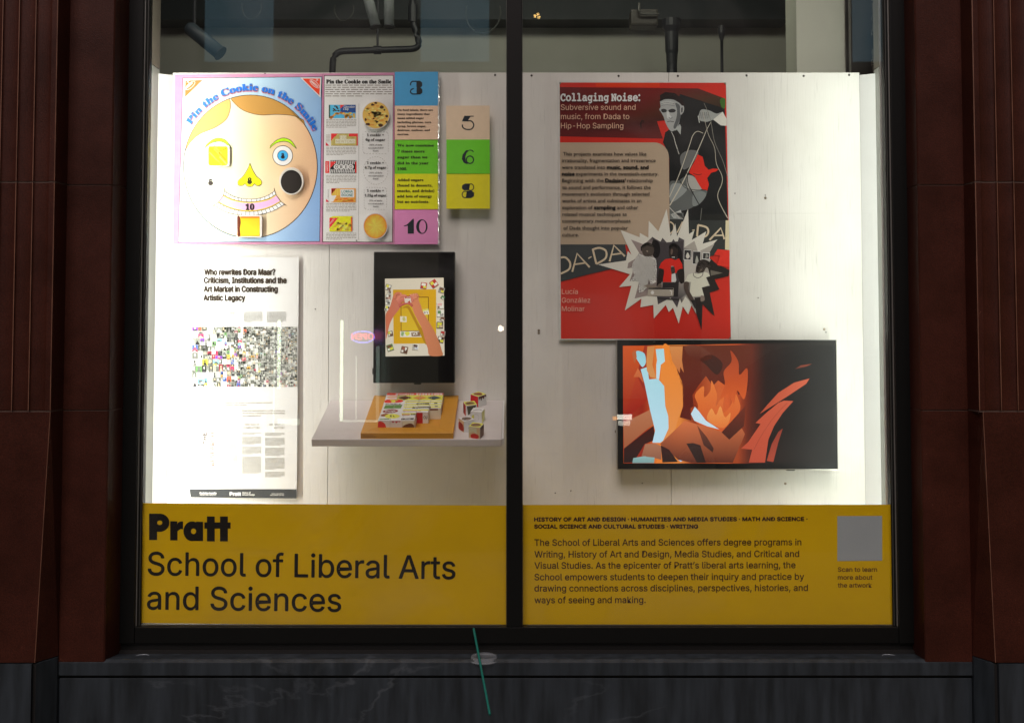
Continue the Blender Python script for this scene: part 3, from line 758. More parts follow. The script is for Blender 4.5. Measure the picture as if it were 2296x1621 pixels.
    # real cookies of card pinned on the face
    def cookie(name, lab, pts, Yc, th, art, col):
        o = thing(name, lab, 'cookie cut-out', tuple(P(*c1(*pts[0]), Yc)), 'cookie cut-outs pinned on the game posters')
        front = [P(*c1(*p), Yc) for p in pts]; bm = bmesh.new()
        f = [bm.verts.new(p) for p in front]; g_ = [bm.verts.new((p.x, p.y+th, p.z)) for p in front]; n = len(f)
        bm.faces.new(f); bm.faces.new(g_[::-1])
        for i in range(n): bm.faces.new((f[i], g_[i], g_[(i+1) % n], f[(i+1) % n]))
        bmesh.ops.recalc_face_normals(bm, faces=bm.faces[:]); obj('card_edge', bm, CUBEM, o)
        B = Art(onplane(c1, Yc-.0003), .8); B.cur = 'printed_cookie'; art(B); B.build(o, PRINT)
        return o
    def rr(x0, y0, x1, y1, r=18): 
        return [(x0+r,y0),(x1-r,y0),(x1-r*.3,y0+r*.3),(x1,y0+r),(x1,y1-r),(x1-r*.3,y1-r*.3),(x1-r,y1),(x0+r,y1),(x0+r*.3,y1-r*.3),(x0,y1-r),(x0,y0+r),(x0+r*.3,y0+r*.3)]
    def a1_(B):
        B.poly(rr(497,728,667,897), (190,135,25)).up().poly(rr(501,732,664,893), (228,182,28)).up()
        for x, y, d, w in ((520,750,1,12),(560,745,1,16),(600,800,1,18),(520,800,1,10),(570,850,1,10),(560,770,1,10),(610,840,1,12)):
            B.line([(x-15,y-20),(x+20,y+15),(x+50,y+50)], w, random.choice([(238,200,70),(205,150,20),(245,210,90)]), curve=3)
        B.up(); B.line([(565,760),(610,770),(655,745)], 5, (180,110,20)).line([(515,870),(560,860),(640,885)], 6, (215,150,30))
    cookie('shortbread_cutout', 'yellow square cookie cut-out covering the left eye of the face poster', rr(488,718,683,905), Y-.014, .013, a1_, 0)
    def a2_(B):
        B.poly(rr(752,1345,950,1520,10), (214,160,22)).up().poly(rr(778,1350,948,1512,8), [(222,170,26) if p[1] < 1400 else (238,200,40) for p in rr(778,1350,948,1512,8)]).up()
        B.blob([(752,1350),(775,1352),(782,1400),(774,1450),(778,1510),(756,1512)], (95,40,22)); B.rect(785,1345,945,1362,(195,115,25))
        for k in range(14): B.ell(752+random.random()*22, 1360+k*11, 4, 3, (150,85,50), 8)
    cookie('fig_bar_cutout', 'rectangular yellow fig bar cut-out below the mouth of the face poster', rr(740,1333,968,1530), Y-.016, .015, a2_, 0)
    circ = [(1228+107*math.cos(a), 1033+120*math.sin(a)) for a in [2*math.pi*k/40 for k in range(40)]]
    def a3_(B):
        B.ell(1228,1040,93,104,(24,20,18)).up().ell(1228,1046,84,93,(34,29,26)).up()
        B.line([(1150,975),(1180,940),(1230,925),(1280,940),(1308,980)], [3,9], (196,190,180), curve=5)
    cookie('black_cookie_cutout', 'round black cookie cut-out on the right cheek of the face poster', circ, Y-.016, .015, a3_, 0)
smile_face()

c2 = crop(790, 160, 3.523)
def directions():
    Y = .482
    t = thing('directions_poster', 'tall narrow poster of cookie packets and sugar facts with pink border', 'poster', tuple(P(803, 545, Y)))
    sheet('poster_sheet', ident, [(722.9,165.4),(884.3,163.5),(884.3,547.5),(722.9,548)], Y, .010, MATS['pink_card'], t)
    A = Art(onplane(c2, Y-.0004), .56); A.cur = 'printed_ground'; K = (40,38,36)
    A.poly([(70,103),(683,100),(675,1573),(55,1571)], (60,30,36)).up().poly([(76,109),(678,106),(670,1567),(62,1565)], (208,204,194)).up()
    A.cur = 'title'
    A.text('DIRECTIONS FOR PLAYING', 375, 126, 9, (120,115,108), w=215, anchor='c')
    A.text('Pin the Cookie on the Smile', 376, 174, 32, (22,22,20), w=572, f='serif', anchor='c', bold=5)
    A.cur = 'small_print'; G = (118,114,108)
    A.greek(82,186,668,300,6,G,.42)
    for (y0, y1) in ((492,570),(735,812),(982,1058),(1230,1308),(1490,1555)): A.greek(90,y0,355,y1,6 if y0<1400 else 5,G,.42)
    A.line([(378,350),(375,1550)], 2.5, (90,88,84))
    A.cur = 'packet_pictures'
    # blue chocolate chip packet
    A.rect(113,362,350,480,(70,150,185)).up().rect(215,362,350,430,(35,65,120)).rect(113,362,125,480,(40,70,60))
    A.up()
    for k in range(26):
        A.ell(random.uniform(130,340), random.uniform(430,476), random.uniform(10,18), random.uniform(8,12), random.choice([(190,130,60),(215,160,80),(150,95,40)]), 10)
    for k in range(12): A.ell(random.uniform(150,205), random.uniform(372,420), 8, 6, (55,40,35), 8)
    A.up(); A.poly([(213,362),(250,362),(213,398)], (215,50,50)); A.text('Chocolate', 242, 388, 19, (225,225,225), w=98, f='serif', shear=.2).text('Chip', 240, 408, 19, (225,225,225), w=46, f='serif', shear=.2)
    # fig packet
    A.rect(132,615,368,722,(120,90,40))
    A.up()
    for k in range(22): A.rect(134+k*10.6,617,139+k*10.6,720,(215,180,110))
    A.up(); A.poly([(132,615),(192,615),(132,680)], (205,45,45)).rect(290,615,368,640,(205,45,45)).rect(358,640,368,722,(205,45,45)).poly([(85,690),(118,722),(85,722)], (205,45,60))
    A.rect(208,632,268,666,(222,205,165)).rect(172,664,345,702,(222,205,165)).up()
    A.text('FIG', 212, 660, 24, (150,130,95), w=52).text('NEWTONS', 178, 696, 24, (150,130,95), w=162)
    for k in range(5): A.rect(88,625+k*13,122,632+k*13,(160,155,150))
    # black and white packet
    A.rect(82,858,116,962,(215,45,45)).rect(125,850,356,966,(28,26,26)).up()
    A.text('NABISCO', 106, 950, 15, (235,220,215), w=82, ang=-math.pi/2)
    for k in range(15):
        A.poly([(128+k*15.5,853),(135+k*15.5,853),(139+k*15.5,885),(132+k*15.5,885)], (215,212,205)).poly([(132+k*15.5,930),(139+k*15.5,930),(133+k*15.5,963),(126+k*15.5,963)], (215,212,205))
    A.up(); A.poly([(125,862),(180,862),(125,920)], (215,45,45)).rect(345,862,356,960,(215,45,45)).up()
    for k, ch in enumerate('OREO'):
        A.ell(181+k*42,908,25,23,(225,222,216)); 
    A.up()
    for k, ch in enumerate('OREO'): A.text(ch, 181+k*42, 921, 26, (60,56,54), anchor='c', bold=2)
    A.text('CREME SANDWICH', 265, 955, 11, (230,228,222), w=150, anchor='c')
    # orange shortbread packet
    A.rect(135,1097,350,1220,(225,130,60)).up()
    for k in range(5): A.rect(140+k*15,1100,149+k*15,1160,(232,165,70))
    A.poly([(135,1097),(182,1097),(135,1150)], (205,60,40)).poly([(135,1160),(180,1160),(150,1215),(135,1215)], (232,220,200))
    for k in range(30): A.ell(random.uniform(175,340), random.uniform(1188,1213), 12, 5, random.choice([(205,90,30),(235,150,60),(190,75,25)]), 8)
    A.up(); A.rect(215,1106,336,1176,(228,222,205)).up().text('LORNA', 275, 1136, 22, (60,110,110), w=98, anchor='c', bold=2).text('DOONE', 275, 1167, 22, (60,110,110), w=98, anchor='c', bold=2)
    A.poly([(88,1190),(116,1216),(88,1216)], (205,45,60)).text('LORNA DOONE', 112, 1190, 9, (110,100,100), w=85, ang=-math.pi/2)
    # yellow wafer packet
    A.poly([(118,1355),(150,1342),(320,1342),(320,1476),(118,1476)], (232,200,30)).up().rect(306,1350,320,1474,(215,80,40))
    for k in range(44): A.ell(random.uniform(130,304), random.uniform(1390,1470), 13, 10, random.choice([(225,165,60),(240,190,90),(205,140,45)]), 10)
    A.up(); A.poly([(118,1357),(195,1357),(118,1450)], (205,40,50)).up().text('NABISCO', 126, 1412, 13, (235,215,205), w=62, ang=-.85)
    A.line([(125,1455),(215,1360)], 14, (232,205,40))
    A.cur = 'sugar_facts'
    for (cy_, a, b, c_, ell) in ((695,'6g of sugar','(24% of daily',0,0),(940,'4.7g of sugar','(19% of daily',0,1),(1185,'1.25g of sugar','(5% of daily',0,0)):
        A.text('1 cookie =', 523, cy_-58, 20, K, w=150, f='serif', anchor='c', bold=1.5).text(a, 523, cy_-16, 21, K, w=172 if cy_<900 else 190, f='serif', anchor='c', bold=1.5)
        A.text(b, 526, cy_+26, 13, K, w=118, f='serif', anchor='c').text('recommended', 526, cy_+52, 12, K, w=136, f='serif', anchor='c').text('limit)', 526, cy_+78, 13, K, w=50, f='serif', anchor='c')
        if ell: out = [(526+108*math.cos(a_), cy_+122*math.sin(a_)) for a_ in [2*math.pi*k/60 for k in range(60)]]
        else: 
            x0, x1 = (413, 636) if cy_ < 900 else (424, 622); y0, y1 = cy_-96, cy_+98
            out = []
            for (p, q_) in (((x0+18,y0),(x1-18,y0)),((x1,y0+18),(x1,y1-18)),((x1-18,y1),(x0+18,y1)),((x0,y1-18),(x0,y0+18))):
                out += [(p[0]+(q_[0]-p[0])*k/14, p[1]+(q_[1]-p[1])*k/14) for k in range(15)]
        for k in range(0, len(out)-1, 2): A.line([out[k], out[k+1]], 2.6, (110,105,100))
    A.rect(352,1551,362,1560,K).text('© Nabisco, 1968', 572, 1560, 7, G, w=90)
    A.build(t, PRINT)
    def disc(cx, cy, rx, ry, lab, art, E=.56):
        o = thing('cookie_cutout', lab, 'cookie cut-out', tuple(P(*c2(cx, cy+ry), Y)), 'cookie cut-outs pinned on the game posters')
        pts = [(cx+rx*math.cos(a), cy+ry*math.sin(a)) for a in [2*math.pi*k/48 for k in range(48)]]; Yc = Y-.013
        front = [P(*c2(*p), Yc) for p in pts]; bm = bmesh.new()
        f = [bm.verts.new(p) for p in front]; g_ = [bm.verts.new((p.x, p.y+.012, p.z)) for p in front]; n = len(f)
        bm.faces.new(f); bm.faces.new(g_[::-1])
        for i in range(n): bm.faces.new((f[i], g_[i], g_[(i+1) % n], f[(i+1) % n]))
        bmesh.ops.recalc_face_normals(bm, faces=bm.faces[:]); obj('card_edge', bm, CUBEM, o)
        B = Art(onplane(c2, Yc-.0003), E); B.cur = 'printed_cookie'; art(B, cx, cy, rx, ry); B.build(o, PRINT)
    def chip(B, cx, cy, rx, ry):
        random.seed(3); B.ell(cx, cy, rx*.955, ry*.955, (200,150,75)).up()
        for k in range(60):
            a = random.uniform(0, 6.28); r = random.uniform(0, .8); B.ell(cx+rx*r*math.cos(a), cy+ry*r*math.sin(a), random.uniform(8,26), random.uniform(4,12), random.choice([(214,165,90),(190,138,62),(222,178,105),(180,125,55)]), 10)
        B.up()
        for (x, y, a, b) in ((-30,-90,18,12),(50,-70,20,14),(40,90,22,18),(95,10,14,12),(-70,80,24,12),(-60,-10,8,6),(24,-24,8,5),(10,60,12,10),(-90,40,10,14),(75,-45,9,8),(0,-105,16,9),(95,60,12,9),(-20,30,7,6)):
            B.blob([(cx+x+a*math.cos(t_)*random.uniform(.7,1.1), cy+y+b*math.sin(t_)*random.uniform(.7,1.1)) for t_ in [6.28*k/7 for k in range(7)]], (62,38,24), 3)
    def gold(B, cx, cy, rx, ry):
        vs = [(cx, cy)]; cs = [rgb((232,170,70), B.E)]; fs = []
        for r, col in ((.45,(228,164,62)),(.8,(220,140,45)),(.94,(205,105,38))):
            for k in range(36):
                a = 6.2832*k/36; vs.append((cx+rx*r*math.cos(a), cy+ry*r*math.sin(a))); j = random.uniform(.9,1.1); cs.append(rgb([c*j for c in col], B.E))
        for k in range(36): fs.append((0, 1+k, 1+(k+1) % 36))
        for j in range(2):
            for k in range(36): a = 1+j*36; fs.append((a+k, a+36+k, a+36+(k+1) % 36, a+(k+1) % 36))
        B._add(vs, fs, cs)
    disc(527, 452, 122, 122, 'round chocolate chip cookie cut-out at the top of the packet poster', chip)
    disc(523, 1430, 108, 115, 'round golden cookie cut-out at the bottom of the packet poster', gold)
directions()

# ---- number cards; the figures are drawn in heavy cut-out style
def figure(A, ch, x, y, h, col):
    """x, y = centre; h = height"""
    s = h/130.
    def Q(p): return [(x+a*s, y+b*s) for a, b in p]
    if ch == '3':
        A.poly(Q([(0,-64),(34,-64),(54,-46),(54,-16),(36,-1),(54,14),(56,44),(36,62),(2,62),(2,4),(6,-4),(0,-8)]), col)
        A.line(Q([(-54,-22),(-54,-42),(-38,-59),(4,-59)]), 11*s, col).line(Q([(-24,6),(-46,16),(-55,30),(-54,44),(-36,58),(6,58)]), 11*s, col)
    elif ch == '5':
        A.poly(Q([(-32,-64),(52,-64),(52,-56),(22,-56),(-6,-14),(-54,-14)]), col)
        A.line(Q([(-6,-18),(28,-18),(50,6),(50,30),(28,56),(-20,56),(-48,36),(-48,14)]), 11*s, col, curve=3)
    elif ch == '6':
        A.poly(Q([(20,-62),(-20,-58),(-50,-20),(-56,20),(-40,52),(-14,64),(2,60),(-20,40),(-26,0),(-14,-36),(8,-56),(24,-56)]), col)
        A.line(Q([(12,-60),(34,-58),(48,-44)]), 9*s, col)
        A.line([(x+(16+32*math.cos(a))*s, y+(26+33*math.sin(a))*s) for a in [6.2832*k/28 for k in range(28)]], 10*s, col, True)
    elif ch == '8':
        A.poly(Q([(20,-64),(-26,-64),(-52,-48),(-54,-20),(-36,-4),(10,-4)]), col).poly(Q([(-20,66),(28,66),(54,50),(56,18),(34,0),(-10,0)]), col)
        A.line([(x+(24+28*math.cos(a))*s, y+(-32+29*math.sin(a))*s) for a in [6.2832*k/26 for k in range(26)]], 8*s, col, True)
        A.line([(x+(-24+28*math.cos(a))*s, y+(34+29*math.sin(a))*s) for a in [6.2832*k/26 for k in range(26)]], 8*s, col, True)
    elif ch == '1':
        A.poly(Q([(-6,-66),(4,-66),(4,64),(-50,64),(-50,-6),(-80,0),(-86,-6),(-58,-16)]), col)
    elif ch == '0':
        pts = [(x+(60+50*math.cos(a))*s, y+64*math.sin(a)*s) for a in [6.2832*k/40 for k in range(41)]]
        inn = [(x+(66+30*math.cos(a))*s, y+56*math.sin(a)*s) for a in [6.2832*k/40 for k in range(41)]]
        A._add(pts+inn, [(i, i+1, 41+i+1, 41+i) for i in range(40)], [rgb(col, A.E)]*82)
def card(name, lab, cat, cr, y0, y1, x0, x1, col, Y, mname, lines=None, fig=None, E=.46, grp=None):
    t = thing(name, lab, cat, tuple(P(*cr((x0+x1)/2, y1), Y)), grp)
    sheet('card_board', cr, [(x0,y0),(x1,y0-1),(x1+1,y1),(x0,y1+1)], Y, .008, simple(mname, rgb(col, E), .5, nscale=60, namt=.05), t)
    A = Art(onplane(cr, Y-.0005), E)
    if lines:
        A.cur = 'lettering'
        for (s_, x, y, h, w) in lines: A.text(s_, x, y, h, (26,22,16), w=w, f='serif', bold=1.6)
    if fig:
        for k, (ch, fx, fy, fh) in enumerate(fig):
            A.cur = 'numeral' if k == 0 else 'second_numeral'; figure(A, ch, fx, fy, fh, (18,26,32))
    A.build(t, PRINT)
G1, G2 = 'coloured cards stacked down the right of the packet poster', 'number cards standing apart in the right column'
card('number_card', 'blue card with the numeral 3, topmost beside the packet poster', 'card', c2, 72, 369, 694, 1074, (46,118,160), .480, 'blue_card', fig=[('3',884,212,124)], E=.50, grp=G1)
card('fact_card', 'peach card of small lettering about food labels under the blue 3 card', 'card', c2, 370.5, 667, 694, 1074, (205,150,128), .478, 'peach_card', E=.50, grp=G1, lines=[
 ('On food labels, there are',717,416,16,312),('many ingredients that',717,451,16,284),('mean added sugar',717,487,16,234),('including glucose, corn',717,523,16,297),('syrup, brown sugar,',717,558,16,252),('dextrose, maltose, and',717,593,16,286),('sucrose.',717,629,16,102)])
card('fact_card', 'green card of lettering about eating more sugar than in 1900', 'card', c2, 669, 968.5, 694, 1074, (78,152,20), .480, 'green_card', E=.47, grp=G1, lines=[
 ('We now consume',717,730,22,322),('7 times more',717,782,22,240),('sugar than we',717,834,22,264),('did in the year',717,886,22,274),('1900.',717,938,23,84)])
card('fact_card', 'yellow card of lettering about added sugars in snacks and drinks', 'card', c2, 970, 1280, 694, 1074, (198,172,8), .478, 'yellow_card', E=.46, grp=G1, lines=[
 ('Added sugars',717,1034,22,228),('(found in desserts,',715,1082,22,310),('snacks, and drinks)',715,1130,22,326),('add lots of energy',715,1178,22,306),('but no nutrients.',715,1226,22,282)])
card('number_card', 'pink card with the numeral 10, lowest beside the packet poster', 'card', c2, 1281.5, 1588, 692, 1074, (198,104,146), .480, 'rose_card', fig=[('1',858,1432,130),('0',872,1434,130)], E=.46, grp=G1)
card('number_card', 'small peach card with the numeral 5 at the top of the right column', 'card', c2, 370, 667.5, 1147, 1529, (198,142,122), .462, 'peach_card_b', fig=[('5',1338,522,128)], E=.40, grp=G2)
card('number_card', 'small green card with the numeral 6 in the middle of the right column', 'card', c2, 669, 967, 1149, 1530, (72,145,20), .460, 'green_card_b', fig=[('6',1340,820,128)], E=.40, grp=G2)
card('number_card', 'small yellow card with the numeral 8 at the foot of the right column', 'card', c2, 968.5, 1275, 1148, 1531, (178,152,8), .462, 'yellow_card_b', fig=[('8',1338,1118,128)], E=.40, grp=G2)
t = thing('foil_strip', 'crumpled silver foil edge running down the right of the coloured cards', 'strip', tuple(P(984, 548, .478)))
bm = bmesh.new(); random.seed(5)
pts = [(1078+random.uniform(-2,3), 72+ (1604-72)*k/60) for k in range(61)]
va = [bm.verts.new(P(*c2(x-3-random.random()*2, y), .476+random.uniform(-.003,.002))) for x, y in pts]
vb = [bm.verts.new(P(*c2(x+5+random.random()*5, y), .472+random.uniform(-.004,.004))) for x, y in pts]
vc = [bm.verts.new(P(*c2(x+5+random.random()*3, y), .492)) for x, y in pts]
for k in range(60): bm.faces.new((va[k],va[k+1],vb[k+1],vb[k])); bm.faces.new((vb[k],vb[k+1],vc[k+1],vc[k]))
obj('foil_sheet', bm, FOIL, t)

# ---- the long white research poster
def research():
    Y = .488
    t = thing('research_poster', 'tall white poster with black headline and a mosaic of tiny pictures', 'poster', tuple(P(545, 1117, Y)))
    ca, cb = crop(440, 620, 4.768), crop(440, 940, 4.912)
    # sheet curls off the wall on its right side
    bm = bmesh.new(); nx, ny = 14, 24
    def back(u, v): return .006+.016*max(0, u-.62)**1.5*2.2*(.4+.6*v)
    def edge(u, v):
        l = (428+(425-428)*v, 577+(1113-577)*v); r = (670.5+(665-670.5)*v, 577+(1119-577)*v)
        return (l[0]*(1-u)+r[0]*u, l[1]*(1-u)+r[1]*u)
    both = []
    for th in (0, -.0007):
        rows = [[bm.verts.new(P(*edge(i/nx, j/ny), YB-.002-th*-1*0-back(i/nx, j/ny))+Vector((0, -th, 0))) for i in range(nx+1)] for j in range(ny+1)]
        both.append(rows)
        for j in range(ny):
            for i in range(nx): bm.faces.new((rows[j][i], rows[j+1][i], rows[j+1][i+1], rows[j][i+1]))
    ring_ = [(0, i) for i in range(nx)]+[(j, nx) for j in range(ny)]+[(ny, i) for i in range(nx, 0, -1)]+[(j, 0) for j in range(ny, 0, -1)]
    for (a_, b_) in zip(ring_, ring_[1:]+ring_[:1]):
        bm.faces.new((both[0][a_[0]][a_[1]], both[0][b_[0]][b_[1]], both[1][b_[0]][b_[1]], both[1][a_[0]][a_[1]]))
    obj('poster_sheet', bm, WHITEP, t)
    def T(c):
        def f(x, y, l=0):
            X_, Y_ = c(x, y); v = (Y_-577)/540; u = (X_-427)/240
            return P(X_, Y_, YB-.0036-back(min(1,max(0,u)), min(1,max(0,v)))-l)
        return f
    A = Art(T(ca), .95, .00010); K = (60,50,40); A.cur = 'headline'
    for s_, x, y, w in (('Who rewrites Dora Maar?',340,322,840),('Criticism, Institutions and the',335,420,980),('Art Market in Constructing',333,524,876),('Artistic Legacy',330,628,492)):
        A.text(s_, x, y, 68, K, w=w, bold=11)
    A.cur = 'small_print'
    A.text('WHAT DO YOU SEE?', 330, 794, 26, (165,150,135), w=390)
    A.greek(805,764,1030,890,9,(150,148,140),.4).greek(1083,764,1313,890,9,(135,133,126),.4)
    A.cur = 'picture_mosaic'; random.seed(11)
    x0, y0, x1, y1 = 191, 940, 1445, 1622+0
    A.E = .62
    yend = 940+ (134/4.912+940-620-0)*4.768-940   # foot of the mosaic in this detail's coordinates
    def tile(xa, ya, xb, yb):
        u = (xa-x0)/(x1-x0); size = 26+78*max(0, 1-u*1.5)*random.uniform(.5,1)+14*random.random()
        if (xb-xa) > size or (yb-ya) > size*1.1:
            if (xb-xa) > (yb-ya)*.9: m_ = xa+(xb-xa)*random.uniform(.35,.65); tile(xa,ya,m_,yb); tile(m_,ya,xb,yb)
            else: m_ = ya+(yb-ya)*random.uniform(.35,.65); tile(xa,ya,xb,m_); tile(xa,m_,xb,yb)
            return
        colr = random.random() < .42*max(.08, 1-u*1.35)
        if random.random() < (.17 if u < .5 else .09): return
        g = random.choice([40,70,95,120,150,185]); 
        if colr: c = random.choice([(205,50,90),(240,150,50),(60,90,160),(110,60,150),(230,200,60),(120,180,200),(90,130,80),(215,90,60),(120,35,50)])
        else: c = (g, g+4, g-4)
        A.L = 0; A.rect(xa+1,ya+1,xb-2,yb-2,c); A.L = 1
        w, h = xb-xa, yb-ya; d = random.choice([(230,228,220),(35,32,34),(200,170,140),(90,90,92),(240,235,225)])
        k = random.random()
        if k < .45:       # a small figure: head and shoulders
            A.ell(xa+w*.5, ya+h*.36, w*.17, h*.19, d, 9).poly([(xa+w*.18,yb-3),(xa+w*.3,ya+h*.62),(xa+w*.5,ya+h*.52),(xa+w*.7,ya+h*.62),(xa+w*.85,yb-3)], random.choice([d,(60,58,64),(150,60,80) if colr else (110,110,108)]))
        elif k < .75:
            A.rect(xa+w*.15,ya+h*.15,xa+w*random.uniform(.4,.8),ya+h*random.uniform(.4,.8),d)
            A.rect(xa+w*.5,ya+h*.5,xb-w*.15,yb-h*.15,random.choice([(70,70,68),(160,158,150)]))
        else:
            A.poly([(xa+2,yb-3),(xa+w*.4,ya+h*.3),(xb-3,yb-3)], d)
    tile(x0, y0, x1, yend)
    A.build(t, PRINT)
    B = Art(T(cb), .95, .00010); B.cur = 'questions'; G = (150,140,126)
    B.text('Which is the main source of information,', 320, 200, 13, (190,180,168), w=482)
    B.text('How many times does Maar exist?', 320, 268, 13, (185,175,162), w=420)
    B.text('Which aspects of her artistic production appear dominant?', 524, 334, 14, (165,155,142), w=662, bold=1.5).text('Which marginal, which absent?', 524, 364, 14, (165,155,142), w=350, bold=1.5)
    B.text('Does this representation confirm what you', 812, 432, 15, G, w=524, bold=1.5).text('already know, complicate it, or create an entirely', 812, 463, 15, G, w=524, bold=1.5).text('new understanding?', 812, 494, 15, G, w=234, bold=1.5)
    B.cur = 'column_titles'
    B.text('WHAT IS IT', 527, 607, 22, (185,175,160), w=150).text('ABOUT?', 527, 645, 22, (185,175,160), w=112)
    B.text('HOW WAS IT', 838, 608, 23, (140,130,116), w=180).text('CONDUCTED?', 826, 646, 23, (140,130,116), w=204)
    B.text('WHY DOES IT', 1143, 608, 23, (130,122,108), w=190).text('MATTER?', 1198, 646, 23, (130,122,108), w=136)
    B.cur = 'side_title'
    B.text('THE', 380, 838, 52, (76,50,40), w=148, ang=-math.pi/2, bold=3).text('RESEARCH', 472, 1100, 54, (150,118,100), w=404, ang=-math.pi/2)
    B.cur = 'small_print'
    for (xa, xb, segs, g) in ((550,758,((697,740),(774,920),(960,1095),(1112,1170)),(205,202,194)),(810,1045,((697,722),(745,845),(868,965),(990,1200)),(168,165,156)),(1093,1332,((697,738),(760,858),(882,985),(1004,1152),(1178,1245)),(150,147,138))):
        for ya, yb in segs: B.greek(xa, ya, xb, yb, max(2, int((yb-ya)/12)), g, .42)
    B.cur = 'dark_foot_bar'; B.E = .8
    B.grid([(165,1388),(1478,1388),(1478,1502),(180,1486)], 26, 2, lambda u, v: (62,64,66)); B.up(2)
    B.text('Carlotta Anzolla', 290, 1446, 21, (225,225,220), w=205, bold=4).text('Graduate Thesis, Spring 2025', 292, 1464, 11, (210,210,205), w=200, bold=1)
    B.text('Pratt', 662, 1465, 40, (232,232,228), w=134, bold=10).text('History of', 815, 1440, 18, (215,215,210), w=100, bold=2).text('Art and Design', 815, 1464, 18, (215,215,210), w=150, bold=2)
    B.text('Advisor: Agnes Berecz', 1172, 1448, 11, (210,210,205), w=154, bold=1).text('Second Reader: Ann Holt', 1156, 1466, 11, (210,210,205), w=170, bold=1)
    B.build(t, PRINT)
research()

# ---- the red poster
def red_poster():
    Y = .484
    ra, rb = crop(1380, 190, 4.381), crop(1380, 500, 4.381)
    t = thing('music_poster', 'large red and black poster about sound collage with a jagged star photo cut-out', 'poster', tuple(P(1448, 764, Y)))
    sheet('poster_sheet', ident, [(1252.5,182),(1629.5,184.5),(1641.5,764),(1253,762)], Y, .008, simple('poster_white_border', (.74,.74,.72), .45), t)
    bt = lambda y: y+ (500-190)*4.381        # second detail's rows in the first detail's coordinates
    A = Art(onplane(ra, Y-.0004), .62); A.cur = 'printed_ground'
    RED, DRED, BLK = (178,38,28), (98,26,26), (34,36,36)
    Lx = lambda y: 84+(y-75)*(14/2800); Rx = lambda y: 1905+(y-75)*(54/2800)
    yb_ = bt(1520)
    A.poly([(84,75),(1905,78),(Rx(yb_),yb_+3),(98,yb_)], RED).up()
    A.cur = 'title_band'
    A.poly([(85,125),(1200,135),(1600,140),(1893,250),(1893,420),(1150,500),(1215,690),(86,664)], [(88,22,22),(96,24,22),(84,30,28),(56,42,26),(40,30,26),(60,26,24),(92,28,26),(84,24,26)]).up()
    A.blob([(1840,262),(1895,250),(1895,350),(1860,350)], (52,92,32), 3)
    A.poly([(480,80),(1180,80),(1180,125),(480,120)], (190,50,20))
    A.cur = 'photo_of_performer'
    # dark jacket and background
    A.poly([(1400,200),(1893,360),(1935,bt(490)+0),(1935,bt(490)),(1285,bt(220)),(1282,900),(1240,780),(1215,730),(1240,620),(1330,560)], (22,24,25)).up()
    A.poly([(1180,215),(1240,180),(1345,190),(1420,250),(1460,330),(1200,330)], (30,20,20)).up()
    sk, sd, sl = (146,150,150), (80,84,86), (190,194,194)
    A.blob([(1185,275),(1230,255),(1330,258),(1395,300),(1425,330),(1445,345),(1440,400),(1405,440),(1395,505),(1365,570),(1320,610),(1285,590),(1245,520),(1222,450),(1195,400),(1175,370),(1190,340)], sk, 4).up()
    A.blob([(1350,300),(1400,330),(1410,440),(1385,520),(1350,580),(1330,560),(1360,470),(1370,380)], sd, 4)
    A.blob([(1205,285),(1290,280),(1340,300),(1290,316),(1205,312)], (160,164,163), 4)
    A.line([(1195,310),(1250,296),(1340,308)], 4, sd, curve=3).line([(1195,328),(1260,318),(1345,332)], 4, sd, curve=3)
    A.blob([(1195,372),(1225,362),(1255,375),(1250,398),(1210,402)], (44,46,48), 4).blob([(1275,378),(1320,362),(1355,378),(1340,400),(1290,402)], (44,46,48), 4)
    A.blob([(1255,400),(1280,396),(1290,430),(1310,455),(1290,470),(1262,462)], (176,180,180), 4).up()
    A.line([(1278,455),(1300,468),(1318,455)], 5, (50,52,54), curve=3).line([(1262,505),(1290,498),(1335,505)], 6, (52,50,50), curve=3)
    A.blob([(1405,340),(1440,330),(1447,370),(1425,420),(1405,420)], (150,152,152), 4).up().blob([(1415,355),(1432,350),(1430,395),(1416,400)], (70,72,74), 4)
    A.blob([(1190,250),(1300,225),(1400,270),(1400,300),(1330,262),(1240,258),(1188,280)], (26,20,20), 4)
    # collar, tie, shirt front
    A.poly([(1330,600),(1400,530),(1415,560),(1408,645),(1375,600)], (150,156,154)).poly([(1325,615),(1370,590),(1400,655),(1360,700),(1340,660)], (16,17,18))
    A.line([(1308,615),(1335,670),(1352,740),(1372,800),(1392,860)], [6,9], (180,180,174)).line([(1372,800),(1392,860)], 4, (40,40,40)).up()
    # hands pulling wires
    A.blob([(1610,420),(1640,370),(1720,380),(1800,415),(1860,400),(1850,450),(1770,480),(1700,505),(1640,500),(1605,470)], (140,144,142), 4)
    A.poly([(1765,480),(1870,395),(1912,470),(1912,548),(1850,545)], (196,196,186)).up()
    for k in range(5): A.line([(1625+k*22,400),(1618+k*22,470)], 5, (66,68,70))
    A.line([(1600,440),(1615,515)], 9, (170,172,168)).line([(1640,500),(1700,510)], 6, (60,60,60))
    # grey instrument forms low down
    A.blob([(1405,880),(1500,815),(1600,830),(1580,900),(1500,1000),(1430,1020)], (92,94,94), 4)
    A.blob([(1285,1180),(1380,1150),(1500,1090),(1620,1180),(1700,1260),(1660,1330),(1540,1440),(1420,1480),(1290,1500)], (84,88,88), 4).up()
    A.blob([(1300,1200),(1400,1180),(1480,1240),(1400,1330),(1300,1380)], (128,134,134), 4).blob([(1560,1260),(1690,1290),(1620,1400),(1540,1420)], (112,118,118), 4)
    A.blob([(1480,1100),(1560,1110),(1640,1240),(1500,1250)], (150,150,146), 4).up()
    RR = (205,38,24)
